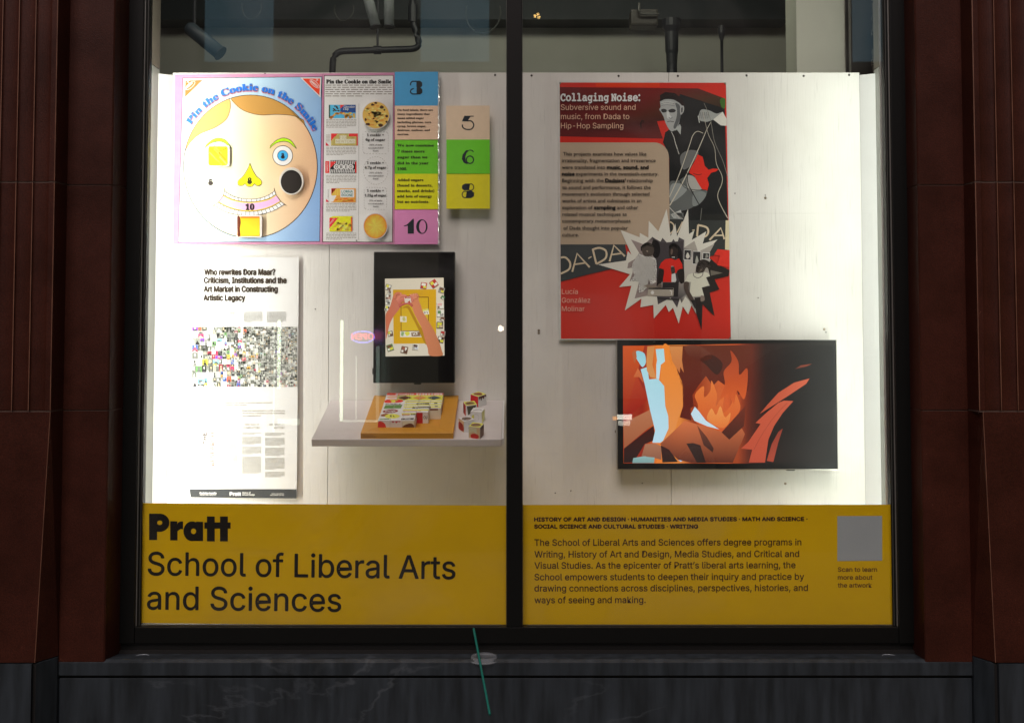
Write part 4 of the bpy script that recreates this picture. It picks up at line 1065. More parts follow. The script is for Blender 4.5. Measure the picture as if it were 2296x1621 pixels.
    A.poly([(1595,862),(1650,888),(1672,985),(1715,1030),(1765,1015),(1828,1022),(1795,1048),(1745,1062),(1700,1120),(1718,1190),(1700,1258),(1640,1240),(1590,1160),(1560,1100),(1500,1062),(1520,1010),(1560,940)], RR)
    A.up().line([(1545,1070),(1600,1085),(1640,1075)], 7, (90,22,20), curve=3)
    A.rect(1285,1500,1440,bt(215),(96,100,100)).poly([(1300,bt(180)-20),(1410,bt(170)-60),(1440,bt(215)),(1330,bt(200))], (168,172,170)).up()
    WR = (176,172,158)
    A.line([(1285,1330),(1390,1090),(1500,780),(1540,660),(1590,610),(1655,630)], [9,6], WR, curve=6)
    A.line([(1290,1420),(1420,1190),(1560,900),(1640,720),(1700,580),(1740,510)], [13,5], WR, curve=6)
    A.line([(1665,300),(1700,380),(1740,500),(1780,720),(1870,930),(1922,1100)], 5, (120,118,110), curve=6)
    A.line([(1650,380),(1690,560),(1720,660),(1780,790),(1800,960),(1860,1090),(1860,1180),(1815,1300),(1840,1400),(1925,1560)], [4,9], (160,156,142), curve=6)
    A.line([(1480,1060),(1490,1180),(1540,1280),(1600,1390),(1640,1450)], 9, (20,22,22), curve=5).line([(1380,1110),(1450,1220),(1560,1250),(1690,1250)], 6, (24,26,26), curve=5)
    A.line([(1285,1440),(1400,1560)], 8, (176,176,170)).line([(1640,1450),(1625,1590)], 8, (90,92,90))
    A.up()
    A.cur = 'text_panel'
    pan = [(87,731),(1120,731)]+[(1120+160*math.sin(a), 891-160*math.cos(a)) for a in [math.pi/2*k/10 for k in range(1, 11)]]+[(1288,bt(220)),(1290,bt(490)),(93,bt(490))]
    A.poly(pan, (160,143,124)).up(5)
    A.cur = 'dark_photo_band'
    A.poly([(93,bt(488)),(800,bt(488)),(830,bt(660)),(640,bt(760)),(380,bt(820)),(96,bt(895))], (46,52,56))
    A.poly([(1288,bt(220)),(1935,bt(225)),(1940,bt(540)),(1900,bt(560)),(1500,bt(700)),(1290,bt(430))], (42,46,46)).up()
    A.poly([(1902,bt(225)),(1938,bt(225)),(1943,bt(550)),(1895,bt(545))], (200,185,155)).up()
    CR = (188,174,150)
    A.cur = 'painted_da_da'
    def L_(p, w=21): A.line([(x, bt(y)) for x, y in p], w, CR)
    def C_(p, w=21): A.line([(x, bt(y)) for x, y in spline(p, 6, False)], w, CR)
    C_([(96,632),(150,632),(198,690),(185,760),(96,808)]); L_([(222,788),(275,588),(412,738)]); L_([(252,706),(365,690)],17)
    L_([(398,642),(432,622)],12); L_([(446,540),(486,702)]); C_([(440,546),(520,526),(590,560),(585,640),(486,702)])
    L_([(630,675),(678,498),(798,618)]); L_([(655,600),(770,585)],17)
    L_([(1600,275),(1588,400)]); C_([(1598,276),(1690,300),(1712,350),(1680,400),(1588,412)]); L_([(1725,440),(1850,308),(1888,430)]); L_([(1765,392),(1870,388)],16)
    C_([(1292,240),(1330,270),(1330,330),(1294,372)],14); L_([(1370,360),(1430,240)],14); L_([(1535,335),(1562,328)],10); A.up()
    A.cur = 'torn_star'
    BK = (28,24,24)
    blk = [(1935,378),(1760,480),(1690,630),(1745,650),(1800,700),(1945,768),(1935,835),(1780,870),(1835,980),(1728,1015),(1782,1275),(1650,1140),(1640,1425),(1560,1180),(1500,1050),(1600,800),(1640,560)]
    rs_ = [(1775,600),(1815,540),(1945,555),(1945,740),(1810,715),(1840,610)]
    A.poly([(x, bt(y)) for x, y in blk], BK).up().poly([(x, bt(y)) for x, y in rs_], (205,42,32)); A.poly([(1735,bt(770)),(1870,bt(800)),(1740,bt(830))], (96,92,84)); A.up()
    st = [(750,330),(960,410),(962,362),(1055,415),(1060,228),(1165,345),(1255,100),(1290,330),(1300,400),(1350,260),(1370,400),(1490,100),(1500,375),(1560,335),(1530,440),(1690,345),(1650,480),(1812,435),(1700,560),(1600,580),(1560,900),(1540,1120),(1525,1160),(1492,1255),(1432,1165),(1388,1355),(1325,1180),(1280,1228),(1245,1150),(1115,1298),(1110,1150),(968,1175),(980,1080),(798,1210),(870,940),(735,955),(855,815),(505,708),(810,665),(830,560),(870,600)]
    A.poly([(x, bt(y)) for x, y in st], (196,192,184)).up()
    A.cur = 'photo_of_three_djs'
    inn = [(865,435),(1010,490),(1100,405),(1185,465),(1210,415),(1285,500),(1330,430),(1370,490),(1390,410),(1448,440),(1450,520),(1560,450),(1600,570),(1780,480),(1690,640),(1740,655),(1700,720),(1730,830),(1690,850),(1730,940),(1640,960),(1660,1060),(1560,1070),(1580,1250),(1500,1100),(1460,1060),(1420,1130),(1400,1080),(1370,1180),(1300,1070),(1160,1145),(1150,1060),(1040,1050),(905,1080),(960,880),(850,890),(900,740),(825,750),(835,690),(905,650),(960,590)]
    A.poly([(x, bt(y)) for x, y in inn], [(132,120,118) if x < 1100 else ((70,66,70) if x < 1450 else (150,146,140)) for x, y in inn]).up()
    bl = lambda p, c, n=4: A.blob([(x, bt(y)) for x, y in p], c, n)
    pl = lambda p, c: A.poly([(x, bt(y)) for x, y in p], c)
    pl([(1100,410),(1210,470),(1440,450),(1450,900),(1150,900)], (58,54,58)); pl([(1445,640),(1600,620),(1620,700),(1500,900),(1450,900)], (172,168,162)); A.up()
    bl([(1110,440),(1170,470),(1185,560),(1160,630),(1110,620),(1090,520)], (14,12,14)); bl([(1370,500),(1420,560),(1430,700),(1450,800),(1440,900),(1400,900),(1380,700)], (16,14,16))
    for (xa, ya, w, h) in ((1445,545,82,118),(1540,560,92,150),(1650,575,80,80)):
        pl([(xa,ya),(xa+w,ya+4),(xa+w-4,ya+h),(xa-4,ya+h-6)], (205,200,192)); 
    A.up()
    for (xa, ya, w, h) in ((1450,550,72,106),(1545,566,82,138),(1656,582,68,66)): pl([(xa,ya),(xa+w,ya+4),(xa+w-4,ya+h),(xa-4,ya+h-6)], (44,44,46))
    A.up(); bl([(1486,575),(1508,620),(1486,645),(1466,620)], (190,188,180)); bl([(1586,610),(1606,690),(1570,690)], (150,150,144)); bl([(1690,590),(1715,620),(1680,640)], (120,120,116)); 
    # left figure, patterned shirt, headphones
    bl([(985,500),(1040,470),(1100,500),(1118,560),(1095,610),(1040,628),(1000,600),(985,560)], (62,54,50)); bl([(985,500),(1040,466),(1105,490),(1110,520),(1040,500),(1000,530)], (16,14,14)); A.up()
    A.line([(975,570),(972,520),(985,490),(1010,500)], 10, (20,18,18)); A.up() if 0 else None
    A.line([(x, bt(y)) for x, y in ((980,560),(976,515),(1000,500))], 12, (18,16,16)); bl([(1030,560),(1050,555),(1050,575)], (120,108,98),3); A.line([(x, bt(y)) for x, y in ((1040,600),(1070,600))], 5, (20,16,16))
    sh = [(960,590),(1020,620),(1090,620),(1140,650),(1148,760),(1140,900),(1080,930),(1060,850),(1040,960),(1000,1000),(950,1020),(955,900),(900,880),(860,890),(905,820),(870,740),(900,660)]
    pl(sh, (206,200,190)); A.up()
    random.seed(2)
    def inside(x, y, p):
        c = False; j = len(p)-1
        for i in range(len(p)):
            if (p[i][1] > y) != (p[j][1] > y) and x < (p[j][0]-p[i][0])*(y-p[i][1])/(p[j][1]-p[i][1])+p[i][0]: c = not c
            j = i
        return c
    for gy in range(600, 1020, 34):
        for gx in range(870, 1150, 36):
            x, y = gx+random.uniform(-6,6)+(gy//34 % 2)*17, gy+random.uniform(-5,5)
            if inside(x, y, sh): A.line([(x+15*math.cos(a)*random.uniform(.8,1.2), bt(y+14*math.sin(a)*random.uniform(.8,1.2))) for a in [6.2832*k/7 for k in range(7)]], 5, (44,38,36), True)
    # centre figure in red shirt
    bl([(1290,500),(1330,480),(1375,505),(1378,580),(1358,640),(1325,660),(1295,640),(1280,580)], (40,32,30)); bl([(1285,500),(1330,474),(1380,500),(1378,540),(1330,510),(1288,540)], (12,10,10)); A.up()
    bl([(1305,540),(1325,550),(1315,600),(1300,590)], (92,76,68),3); A.line([(1312,bt(628)),(1345,bt(628))], 8, (205,200,190))
    pl([(1240,650),(1300,640),(1350,660),(1390,640),(1425,700),(1432,760),(1375,770),(1365,800),(1310,810),(1312,900),(1215,900),(1225,760),(1172,745),(1195,690)], (214,36,26)); A.up()
    bl([(1175,760),(1225,770),(1215,860),(1180,930),(1145,940),(1160,850)], (34,28,26)); bl([(1375,775),(1440,760),(1450,880),(1430,910),(1385,860)], (32,26,24)); bl([(1302,740),(1340,735),(1345,800),(1310,805)], (60,50,46))
    pl([(1306,725),(1335,728),(1330,745),(1308,745)], (205,200,195)); pl([(1310,815),(1350,800),(1362,880),(1350,905),(1308,898)], (212,206,196)); pl([(1215,905),(1310,905),(1390,890),(1380,1060),(1330,1060),(1330,960),(1210,960)], (38,36,38)); A.up()
    # right figure in white shirt
    bl([(1600,680),(1660,655),(1725,690),(1740,740),(1690,740),(1660,790),(1600,800),(1575,770)], (50,44,42)); bl([(1605,675),(1665,652),(1735,690),(1740,745),(1690,740),(1640,700),(1600,720)], (16,14,14)); bl([(1590,725),(1625,710),(1650,750),(1620,790),(1585,780)], (120,108,98)); A.up()
    pl([(1545,800),(1600,810),(1670,790),(1710,800),(1730,835),(1685,850),(1720,935),(1640,960),(1665,1050),(1530,1060),(1505,1040),(1520,900),(1452,895),(1490,820)], (200,196,180)); A.up()
    A.line([(x, bt(y)) for x, y in spline([(1548,800),(1555,835),(1600,855),(1645,830),(1655,790)], 5, False)], 6, (40,38,36))
    bl([(1452,900),(1500,905),(1498,980),(1540,1060),(1560,1110),(1520,1110),(1470,1030),(1445,960)], (70,60,56)); bl([(1630,1050),(1665,1055),(1670,1100),(1630,1110)], (120,108,100)); pl([(1520,1100),(1570,1090),(1580,1200),(1560,1180)], (40,38,38))
    # turntables
    pl([(1055,965),(1290,975),(1335,965),(1330,1050),(1285,1055),(1045,1050)], (150,144,134)); A.up()
    pl([(1060,958),(1330,968),(1330,982),(1055,978)], (40,38,38)); A.line([(1290,bt(990)),(1310,bt(1000)),(1308,bt(1040))], 10, (225,222,214)); A.ell(1100,bt(1015),18,20,(215,212,204),16)
    bl([(1000,940),(1060,930),(1140,945),(1120,965),(1060,965)], (120,110,100)); bl([(1150,950),(1180,915),(1200,940),(1190,965)], (96,86,78)); pl([(1150,1070),(1400,1085),(1395,1100),(1155,1085)], (46,44,44))
    A.up()
    A.cur = 'title'
    A.text('Collaging Noise:', 96, 276, 74, (214,206,200), w=866, f='type', bold=9)
    A.cur = 'subtitle'
    for s_, y, w in (('Subversive sound and',375,818),('music, from Dada to',476,750),('Hip-Hop Sampling',577,684)): A.text(s_, 97, y, 60, (196,158,136), w=w)
    A.cur = 'author_name'
    for s_, y, w in (('Lucía',1030,176),('González',1125,312),('Molinar',1218,250)): A.text(s_, 107, bt(y), 54, (214,150,134), w=w)
    A.cur = 'body_text'; D = (52,46,42); BB = (30,26,24)
    def ln(y, segs):
        for s_, x, w, b in segs: A.text(s_, x, y, 37, BB if b else D, w=w, f='plain', bold=7 if b else 2.2)
    ln(874, [('This projects examines how values like',122,912,0)])
    ln(946, [('irrationality, fragmentation and irreverence',110,1025,0)])
    ln(1020, [('were translated into',110,472,0),('music, sound, and',602,454,1)])
    ln(1092, [('noise',110,136,1),('experiments in the twentieth-century.',262,903,0)])
    ln(1165, [('Beginning with the',110,455,0),('Dadaists’',583,225,1),('relationship',824,280,0)])
    ln(1240, [('to sound and performance, it follows the',112,968,0)])
    ln(1312, [('movement’s evolution through selected',112,955,0)])
    ln(1386, [('works of artists and culminates in an',112,866,0)])
    ln(1460, [('exploration of',112,332,0),('sampling',462,233,1),('and other',714,230,0)])
    ln(1534, [('related musical techniques as',112,706,0)])
    ln(1606, [('contemporary metamorphoses',112,748,0)])
    ln(bt(326), [('of Dada thought into popular',126,706,0)])
    ln(bt(400), [('culture.',112,182,0)])
    A.build(t, PRINT)
    for (x, y) in ((1256,187),(1626,188),(1637,758)): screw(x, y, .0035, SCREW, Y-.001)
red_poster()
# ================================================================= SCREENS, SHELF AND WHAT STANDS ON IT
# ---- landscape television
def television():
    tv = crop(1500, 820, 3.5875); Yf = .432
    q = [(160,113),(2105,111),(2128,1258),(160,1268)]
    t = thing('television', 'wide wall mounted television showing abstract orange flames and pale blue shards', 'television', tuple(P(1630, 1050, Yf)))
    f = [P(*tv(*p), Yf) for p in q]
    x0, x1 = f[3].x, f[2].x; z1, z0 = (f[0].z+f[1].z)/2, (f[2].z+f[3].z)/2
    x0 -= .0; 
    box('cabinet', TVBLK, t, x0, x1, Yf, Yf+.045, z0, z1, .002)
    box('silver_edge', ALU, t, x0-.0025, x0-.0003, Yf-.0015, Yf+.04, z0-.003, z1+.002)
    box('silver_edge', ALU, t, x0-.0002, x1+.0025, Yf-.0015, Yf+.04, z0-.003, z0-.0004)
    box('silver_edge', ALUD, t, x1+.0003, x1+.0025, Yf-.0015, Yf+.04, z0-.0002, z1+.002)
    box('silver_edge', ALUD, t, x0-.0002, x1+.0002, Yf-.0015, Yf+.04, z1+.0003, z1+.002)
    a = P(*tv(1678, 1265), Yf); b = P(*tv(1752, 1280), Yf)
    box('sensor_box', TVBLK, t, a.x, b.x, Yf+.004, Yf+.03, b.z, z0-.0032, .001)
    box('wall_mount', BLACK, t, (x0+x1)/2-.1, (x0+x1)/2+.1, Yf+.0455, YB-.0005, (z0+z1)/2-.1, (z0+z1)/2+.1)
    A = Art(onplane(tv, Yf-.0004), 1, .00008, cap=1.0); A.cur = 'lit_picture'
    def bgd(u, v):
        # left deep red, centre orange, right near black
        st = [(0,(175,62,24)),(.10,(150,34,20)),(.16,(240,130,50)),(.27,(236,140,62)),(.34,(150,52,22)),(.45,(212,100,48)),(.54,(226,92,42)),(.60,(120,44,28)),(.68,(46,26,22)),(.82,(32,27,24)),(1,(26,25,22))]
        for (a, ca), (b, cb) in zip(st, st[1:]):
            if u <= b: k = (u-a)/(b-a); c = [ca[i]*(1-k)+cb[i]*k for i in range(3)]; break
        d = 1-.25*v*(u > .5)
        return [x*d for x in c]
    A.grid([(205,160),(2080,130),(2095,1215),(210,1212)], 44, 8, bgd); A.up()
    def G(pts, c0, c1, n=5, ax=1):
        p = spline(pts, n); lo = min(q[ax] for q in p); hi = max(q[ax] for q in p)
        A.poly(p, [tuple(c0[i]+(c1[i]-c0[i])*(q[ax]-lo)/(hi-lo) for i in range(3)) for q in p])
    def H(pts, c0, c1, ax=1):
        lo = min(q[ax] for q in pts); hi = max(q[ax] for q in pts)
        A.poly(pts, [tuple(c0[i]+(c1[i]-c0[i])*(q[ax]-lo)/(hi-lo) for i in range(3)) for q in pts])
    H([(205,160),(400,160),(330,420),(430,640),(300,760),(208,850)], (210,84,28), (150,20,16))
    H([(208,850),(455,730),(480,860),(215,1080)], (190,120,84), (165,92,60))
    H([(215,1080),(480,875),(500,1000),(400,1040),(300,1205),(212,1208)], (70,26,22), (40,24,24)); A.up()
    G([(560,170),(620,170),(700,400),(745,520),(742,700),(705,800),(640,1000),(560,1020),(560,700),(545,430)], (248,140,50), (236,150,84), 4)
    H([(750,160),(1350,150),(1360,420),(1330,560),(1240,600),(1200,470),(1130,520),(1060,470),(1010,520),(950,430),(880,520),(830,600),(840,700),(812,720),(820,830),(715,800),(745,700),(740,540),(690,410),(620,290),(625,160)], (104,44,26), (96,26,18)); A.up()
    G([(760,165),(900,165),(1010,260),(900,300),(800,250)], (118,64,46), (96,36,24), 4); G([(900,280),(1000,240),(1100,320),(1050,420),(950,330)], (70,30,22), (58,26,20), 4)
    # tongues of flame in the middle
    for (pts, c0, c1) in (([(850,830),(880,700),(850,600),(930,520),(935,620),(990,560),(1000,470),(1050,600),(1040,700),(1110,600),(1100,760),(1180,680),(1200,560),(1260,700),(1230,800),(1300,760),(1240,880),(1110,930),(960,890)], (238,128,58), (216,92,44)),
        ([(1080,640),(1120,500),(1110,390),(1180,300),(1170,200),(1240,300),(1250,420),(1320,360),(1320,520),(1290,640),(1230,560),(1200,680),(1150,590)], (176,66,32), (222,98,44)),
        ([(960,820),(1000,720),(1040,780),(1080,700),(1120,800),(1170,760),(1150,860),(1080,895)], (246,160,84), (236,124,60))):
        G(pts, c0, c1, 4); A.up()
    PB, WB = (176,224,236), (206,232,246)
    G([(322,215),(345,205),(395,225),(410,270),(408,320),(380,350),(350,310),(325,265)], (150,208,222), (170,222,236), 3)
    H([(500,190),(572,186),(582,300),(545,330),(530,460),(505,450),(505,330),(512,290)], PB, WB)
    H([(365,370),(425,350),(440,460),(520,455),(575,520),(585,700),(612,790),(615,900),(565,1010),(540,1028),(470,1028),(495,920),(450,740),(400,500)], PB, (196,230,248))
    H([(298,1165),(400,1148),(490,1160),(485,1210),(290,1210)], (150,190,190), (130,165,165)); H([(405,1040),(500,1035),(550,1060),(550,1180),(470,1160),(372,1150)], (180,120,90), (150,96,74))
    H([(850,705),(890,750),(950,830),(1070,908),(960,880),(845,830),(815,770)], WB, WB); H([(805,865),(822,930),(838,1020),(775,1035),(760,940)], WB, PB); H([(855,860),(900,900),(945,960),(958,985),(905,950),(870,900)], WB, WB)
    H([(760,990),(775,1060),(788,1150),(725,1200),(700,1180),(712,1090)], (188,216,240), (176,210,244)); A.up()
    H([(425,165),(490,165),(480,240),(470,330),(505,450),(450,440),(420,380),(415,300)], (216,140,76), (222,150,86)); H([(620,165),(742,165),(735,290),(752,402),(720,350),(715,405),(650,300)], (222,142,78), (206,120,66))
    H([(300,440),(340,360),(372,410),(395,500),(350,440)], (214,110,60), (200,96,50)); H([(285,225),(320,190),(330,260),(310,320)], (190,96,54), (190,96,54))
    H([(560,1020),(760,830),(830,850),(1000,900),(1110,935),(1250,860),(1300,950),(1190,1208),(820,1208),(700,1180),(540,1040)], (222,118,70), (96,44,32)); A.up()
    H([(775,1035),(835,1030),(900,1050),(950,1208),(870,1208),(800,1080)], (56,34,30), (44,30,28)); H([(870,870),(960,980),(1020,1080),(1010,1115),(930,1050)], (130,66,44), (60,34,30)); H([(545,1050),(620,1090),(700,1200),(560,1205)], (64,30,26), (40,26,24))
    H([(1090,935),(1310,690),(1290,880),(1160,1000)], (120,48,30), (72,34,26)); A.up()
    # glowing flame strokes on the right
    H([(1432,770),(1500,690),(1600,580),(1740,490),(1880,452),(1850,500),(1700,600),(1560,690)], (190,80,52), (224,104,70), 0)
    H([(1265,1080),(1330,1020),(1440,860),(1395,850),(1480,770),(1600,670),(1650,650),(1735,655),(1640,760),(1560,880),(1510,1000),(1480,1205),(1335,1205),(1365,1090)], (208,92,62), (196,78,54))
    H([(1495,1190),(1540,1040),(1600,930),(1640,900),(1600,1020),(1555,1200)], (150,60,44), (180,72,50)); H([(1745,370),(1800,335),(1900,322),(1850,345)], (170,80,54), (96,50,40)); A.up()
    A.line([(1380,1090),(1450,960),(1560,800),(1680,670)], 3, (150,60,40), curve=5)
    A.build(t, SCREEN)
    scr = P(*tv(487,124), Yf); box('logo_badge', ALUD, t, scr.x-.004, scr.x+.004, Yf-.0012, Yf-.0001, scr.z-.0015, scr.z+.0015)
television()

# ---- portrait monitor
def monitor():
    m7, m8 = crop(780, 600, 3.059), crop(920, 680, 7.048); Yf = .425
    t = thing('portrait_monitor', 'upright black monitor playing hands laying cubes in a yellow tray', 'monitor', tuple(P(930, 858, Yf)))
    f = [P(*m7(*p), Yf) for p in ((467,97),(1084,85),(1097,1090),(472,1098))]
    x0, x1 = (f[0].x+f[3].x)/2, (f[1].x+f[2].x)/2; z1, z0 = (f[0].z+f[1].z)/2, (f[2].z+f[3].z)/2
    box('cabinet', TVBLK, t, x0, x1, Yf, Yf+.05, z0, z1, .003)
    box('front_glass', simple('black_glass', (.004,.004,.005), .05, nscale=2), t, x0+.004, x1-.004, Yf-.001, Yf-.0001, z0+.004, z1-.004)
    box('port_cover', TVBLK, t, x0-.004, x0-.0003, Yf+.01, Yf+.04, P(*m7(465,1028),Yf).z, P(*m7(465,982),Yf).z)
    a = P(*m7(805,1100), Yf); box('sensor_box', TVBLK, t, a.x-.012, a.x+.012, Yf+.004, Yf+.02, z0-.005, z0-.0003, .001)
    box('wall_mount', BLACK, t, x0+.06, x1-.06, Yf+.0505, YB-.0005, z0+.12, z1-.12)
    A = Art(onplane(m8, Yf-.0014), 1, .00008, cap=1.0); A.cur = 'lit_picture'; random.seed(4)
    A.poly([(298,120),(1333,102),(1348,1472),(310,1488)], [(214,200,176),(222,206,182),(216,204,184),(214,202,180)]).up()
    # scattered cubes on the table
    def cub(x, y, s, a, cols, seed=0):
        R2 = lambda p: (x+p[0]*math.cos(a)-p[1]*math.sin(a), y+p[0]*math.sin(a)+p[1]*math.cos(a))
        sq = lambda x0,y0,x1,y1,c: A.poly([R2((x0,y0)),R2((x1,y0)),R2((x1,y1)),R2((x0,y1))], c)
        A.L = 2; sq(-s*.56,-s*.45,s*.5,s*.62,(120,104,86)); A.L = 3; sq(-s*.5,-s*.5,s*.5,s*.5,cols[0]); A.L = 4
        sq(-s*.42,-s*.4,s*.1,s*.05,cols[1]); sq(-s*.1,0,s*.42,s*.4,cols[2]); sq(-s*.45,s*.1,-s*.15,s*.42,cols[3]); A.L = 5
        A.poly([R2((s*.0,-s*.4)),R2((s*.4,-s*.3)),R2((s*.1,s*.2))], cols[1 if seed % 2 else 3])
    wh, ye, br, rd, gn, gy = (228,222,206), (216,206,70), (110,72,52), (184,44,34), (96,130,84), (150,144,136)
    for k, (x, y, s, a, c) in enumerate(((360,270,100,.3,(gy,ye,br,wh)),(385,350,60,.5,(wh,br,(40,36,34),gy)),(360,440,90,.05,(gy,wh,(196,150,130),br)),(350,530,85,.0,(wh,gy,(60,56,54),wh)),(345,640,90,.2,(wh,ye,wh,(60,56,50))),
        (985,240,105,.15,(rd,wh,ye,rd)),(1160,205,120,-.6,(rd,ye,wh,rd)),(1300,320,95,.3,(gy,br,ye,gy)),(1318,450,60,.6,((70,120,90),gn,wh,gn)),(1275,590,110,-.1,(wh,(220,170,160),wh,br)),(1280,730,120,.02,(wh,gn,gy,wh)),(1312,830,70,.5,((130,96,84),br,wh,gy)),(1268,935,110,.02,((60,56,54),ye,(200,170,140),ye)),(1322,1080,80,.1,(gy,rd,(150,110,96),wh)),(1285,1190,105,.2,(br,wh,ye,(50,46,44))),
        (390,1330,110,-.3,(gn,br,ye,wh)),(645,1370,115,.2,(br,(150,90,70),(90,60,46),wh)),(840,1320,100,.1,(wh,(90,70,66),(190,190,196),gy)),(395,1085,85,-.2,((80,64,50),ye,br,wh)))):
        cub(x, y, s, a, c, k)
    A.L = 6; A.poly([(440,312),(1200,305),(1202,1258),(452,1265)], [(205,152,18),(214,160,20),(208,160,18),(210,158,20)]).up()
    A.poly([(575,440),(1070,438),(1070,1140),(580,1140)], (110,74,10)).up().poly([(587,450),(1058,452),(1058,1032),(590,1035)], [(206,160,24),(212,166,28),(214,178,44),(214,176,40)]).up()
    A.rect(566,1045,975,1148,(226,216,198)).up().poly([(590,1050),(640,1060),(620,1135),(580,1120)], (140,164,110)).blob([(650,1060),(720,1050),(735,1090),(690,1130),(660,1100)], (214,206,70), 3).poly([(760,1070),(960,1046),(965,1130),(770,1135)], (130,96,70)).rect(915,1085,972,1125,(226,216,198)).up()
    A.text('XI', 790, 1120, 36, (230,222,206), w=90, ang=-.25, bold=6)
    A.L = 9; A.poly([(566,780),(680,785),(680,885),(566,880)], (226,214,190)).poly([(962,665),(1062,648),(1078,745),(985,755)], (228,218,196)); A.L = 10
    A.blob([(610,800),(650,795),(660,860),(615,860)], (190,180,110), 3).poly([(965,668),(1060,650),(1062,672),(972,694)], (214,206,80)).line([(1035,690),(1050,735)], 9, (50,48,46)); A.rect(985,700,1015,735,(170,150,140))
    A.cur = 'lit_hands'
    # arms and hands seen from above: soft shaded skin, five bent fingers each
    def skin(pts, c0, c1, n=5):
        p = spline(pts, n); lo = min(q[0] for q in p); hi = max(q[0] for q in p)
        A.poly(p, [tuple(c0[i]+(c1[i]-c0[i])*(q[0]-lo)/(hi-lo) for i in range(3)) for q in p])
    A.L = 12; A.blob([(590,640),(700,590),(760,660),(900,930),(970,1030),(1050,1250),(1000,1260),(880,1000),(760,760),(690,640)], (176,128,20), 4)
    A.L = 14
    skin([(310,760),(350,680),(395,590),(420,500),(445,420),(480,380),(540,362),(590,385),(600,440),(640,480),(585,560),(560,640),(500,720),(440,800),(380,930),(345,1080),(316,1180),(312,960)], (200,108,76), (196,116,96))
    skin([(740,415),(790,395),(850,388),(888,420),(895,500),(935,600),(960,690),(1020,790),(1100,920),(1180,1060),(1260,1250),(1300,1380),(1308,1472),(1090,1472),(1050,1340),(1000,1180),(950,1000),(880,860),(810,720),(770,590),(745,520)], (214,130,92), (188,116,78))
    A.L = 16
    for f_, c in (([(470,470),(480,400),(530,370),(575,385)],(206,118,84)),([(500,500),(560,430),(620,415),(665,425)],(214,128,104)),([(520,530),(580,470),(635,460),(670,470)],(206,120,98)),([(540,560),(590,510),(640,500),(665,520)],(200,108,90)),([(540,600),(600,570),(650,550),(690,545)],(190,94,80)),
        ([(880,440),(862,400),(840,395)],(206,124,90)),([(850,470),(825,410),(800,400)],(214,130,96)),([(815,480),(790,415),(750,412)],(216,134,104)),([(790,520),(765,450),(735,440)],(208,120,98)),([(780,600),(745,560),(700,548)],(188,92,76))):
        A.line([(x+3,y+6) for x, y in f_], 46, (150,66,50), curve=4); A.L += 1; A.line(f_, 40, c, curve=4); e = f_[-1]; A.ell(e[0], e[1], 20, 20, c, 16); A.L += 1; A.ell(e[0]+3, e[1]-4, 9, 8, (226,160,140), 10); A.L -= 1
    A.L = 30; A.poly([(640,455),(750,445),(765,540),(650,545)], (216,200,184)).up().poly([(660,425),(745,420),(750,462),(655,468)], (170,40,34)).rect(690,470,745,480,(150,60,50)).poly([(690,540),(740,500),(745,545)], (176,56,46)).up().line([(670,450),(745,444)], 9, (230,220,210)).line([(672,478),(748,474)], 8, (230,224,214))
    A.build(t, SCREEN)
monitor()

# ---- sloping shelf
ce = crop(760, 960, 4.415)
TILT = R(15.5); YS0 = .130
pf = P(*ce(1131, 612), YS0)                       # middle of the shelf's front top edge
SX0, SX1 = P(*ce(82, 612), YS0).x, P(*ce(2180, 612), YS0).x
SM = Matrix.Translation((0, YS0, pf.z)) @ Matrix.Rotation(TILT, 4, 'X')
SI = SM.inverted()
def onshelf(px, py, lift=0):
    """shelf coordinates (x, depth) where the sight line through a measured detail meets the shelf top raised by lift"""
    a = SI @ CAMPOS; b = SI @ P(*ce(px, py), .3); d = b-a; k = (lift-a.z)/d.z
    return a+d*k
def sthing(name, lab, cat, x, y, z=0, yaw=0, grp=None):
    o = bpy.data.objects.new(name, None); o.empty_display_size = .05; COL.objects.link(o)
    o.matrix_basis = SM @ Matrix.Translation((x, y, z)) @ Matrix.Rotation(yaw, 4, 'Z')
    return tag(o, lab, cat, grp)
def sobj(name, bm, m, parent):
    me = bpy.data.meshes.new(name); bm.to_mesh(me); bm.free()
    for mm in (m if isinstance(m, (list, tuple)) else [m]): me.materials.append(mm)
    o = bpy.data.objects.new(name, me); return link(o, parent)
DS = (YB-.002-YS0)/math.cos(TILT)
sh = sthing('display_shelf', 'white sloping shelf carrying the yellow tray and loose picture cubes', 'shelf', 0, 0)
bm = bmesh.new(); bx(bm, SX0, SX1, 0, DS, -.0235, 0, .0015); sobj('shelf_board', bm, SHELFM, sh)
bm = bmesh.new(); bx(bm, SX1+.0005, SX1+.0075, .004, DS-.004, -.020, .0015, .001); sobj('end_strip', bm, WHITEP, sh)
for x in (SX0+.1, SX1-.1):
    bm = bmesh.new(); v = [bm.verts.new(p) for p in ((x-.009,.12,-.0237),(x-.009,DS-.01,-.0237),(x-.009,DS-.01,-.12),(x+.009,.12,-.0237),(x+.009,DS-.01,-.0237),(x+.009,DS-.01,-.12))]
    for q in ((0,1,2),(5,4,3),(0,3,4,1),(1,4,5,2),(2,5,3,0)): bm.faces.new([v[i] for i in q])
    sobj('bracket', bm, WHITE, sh)

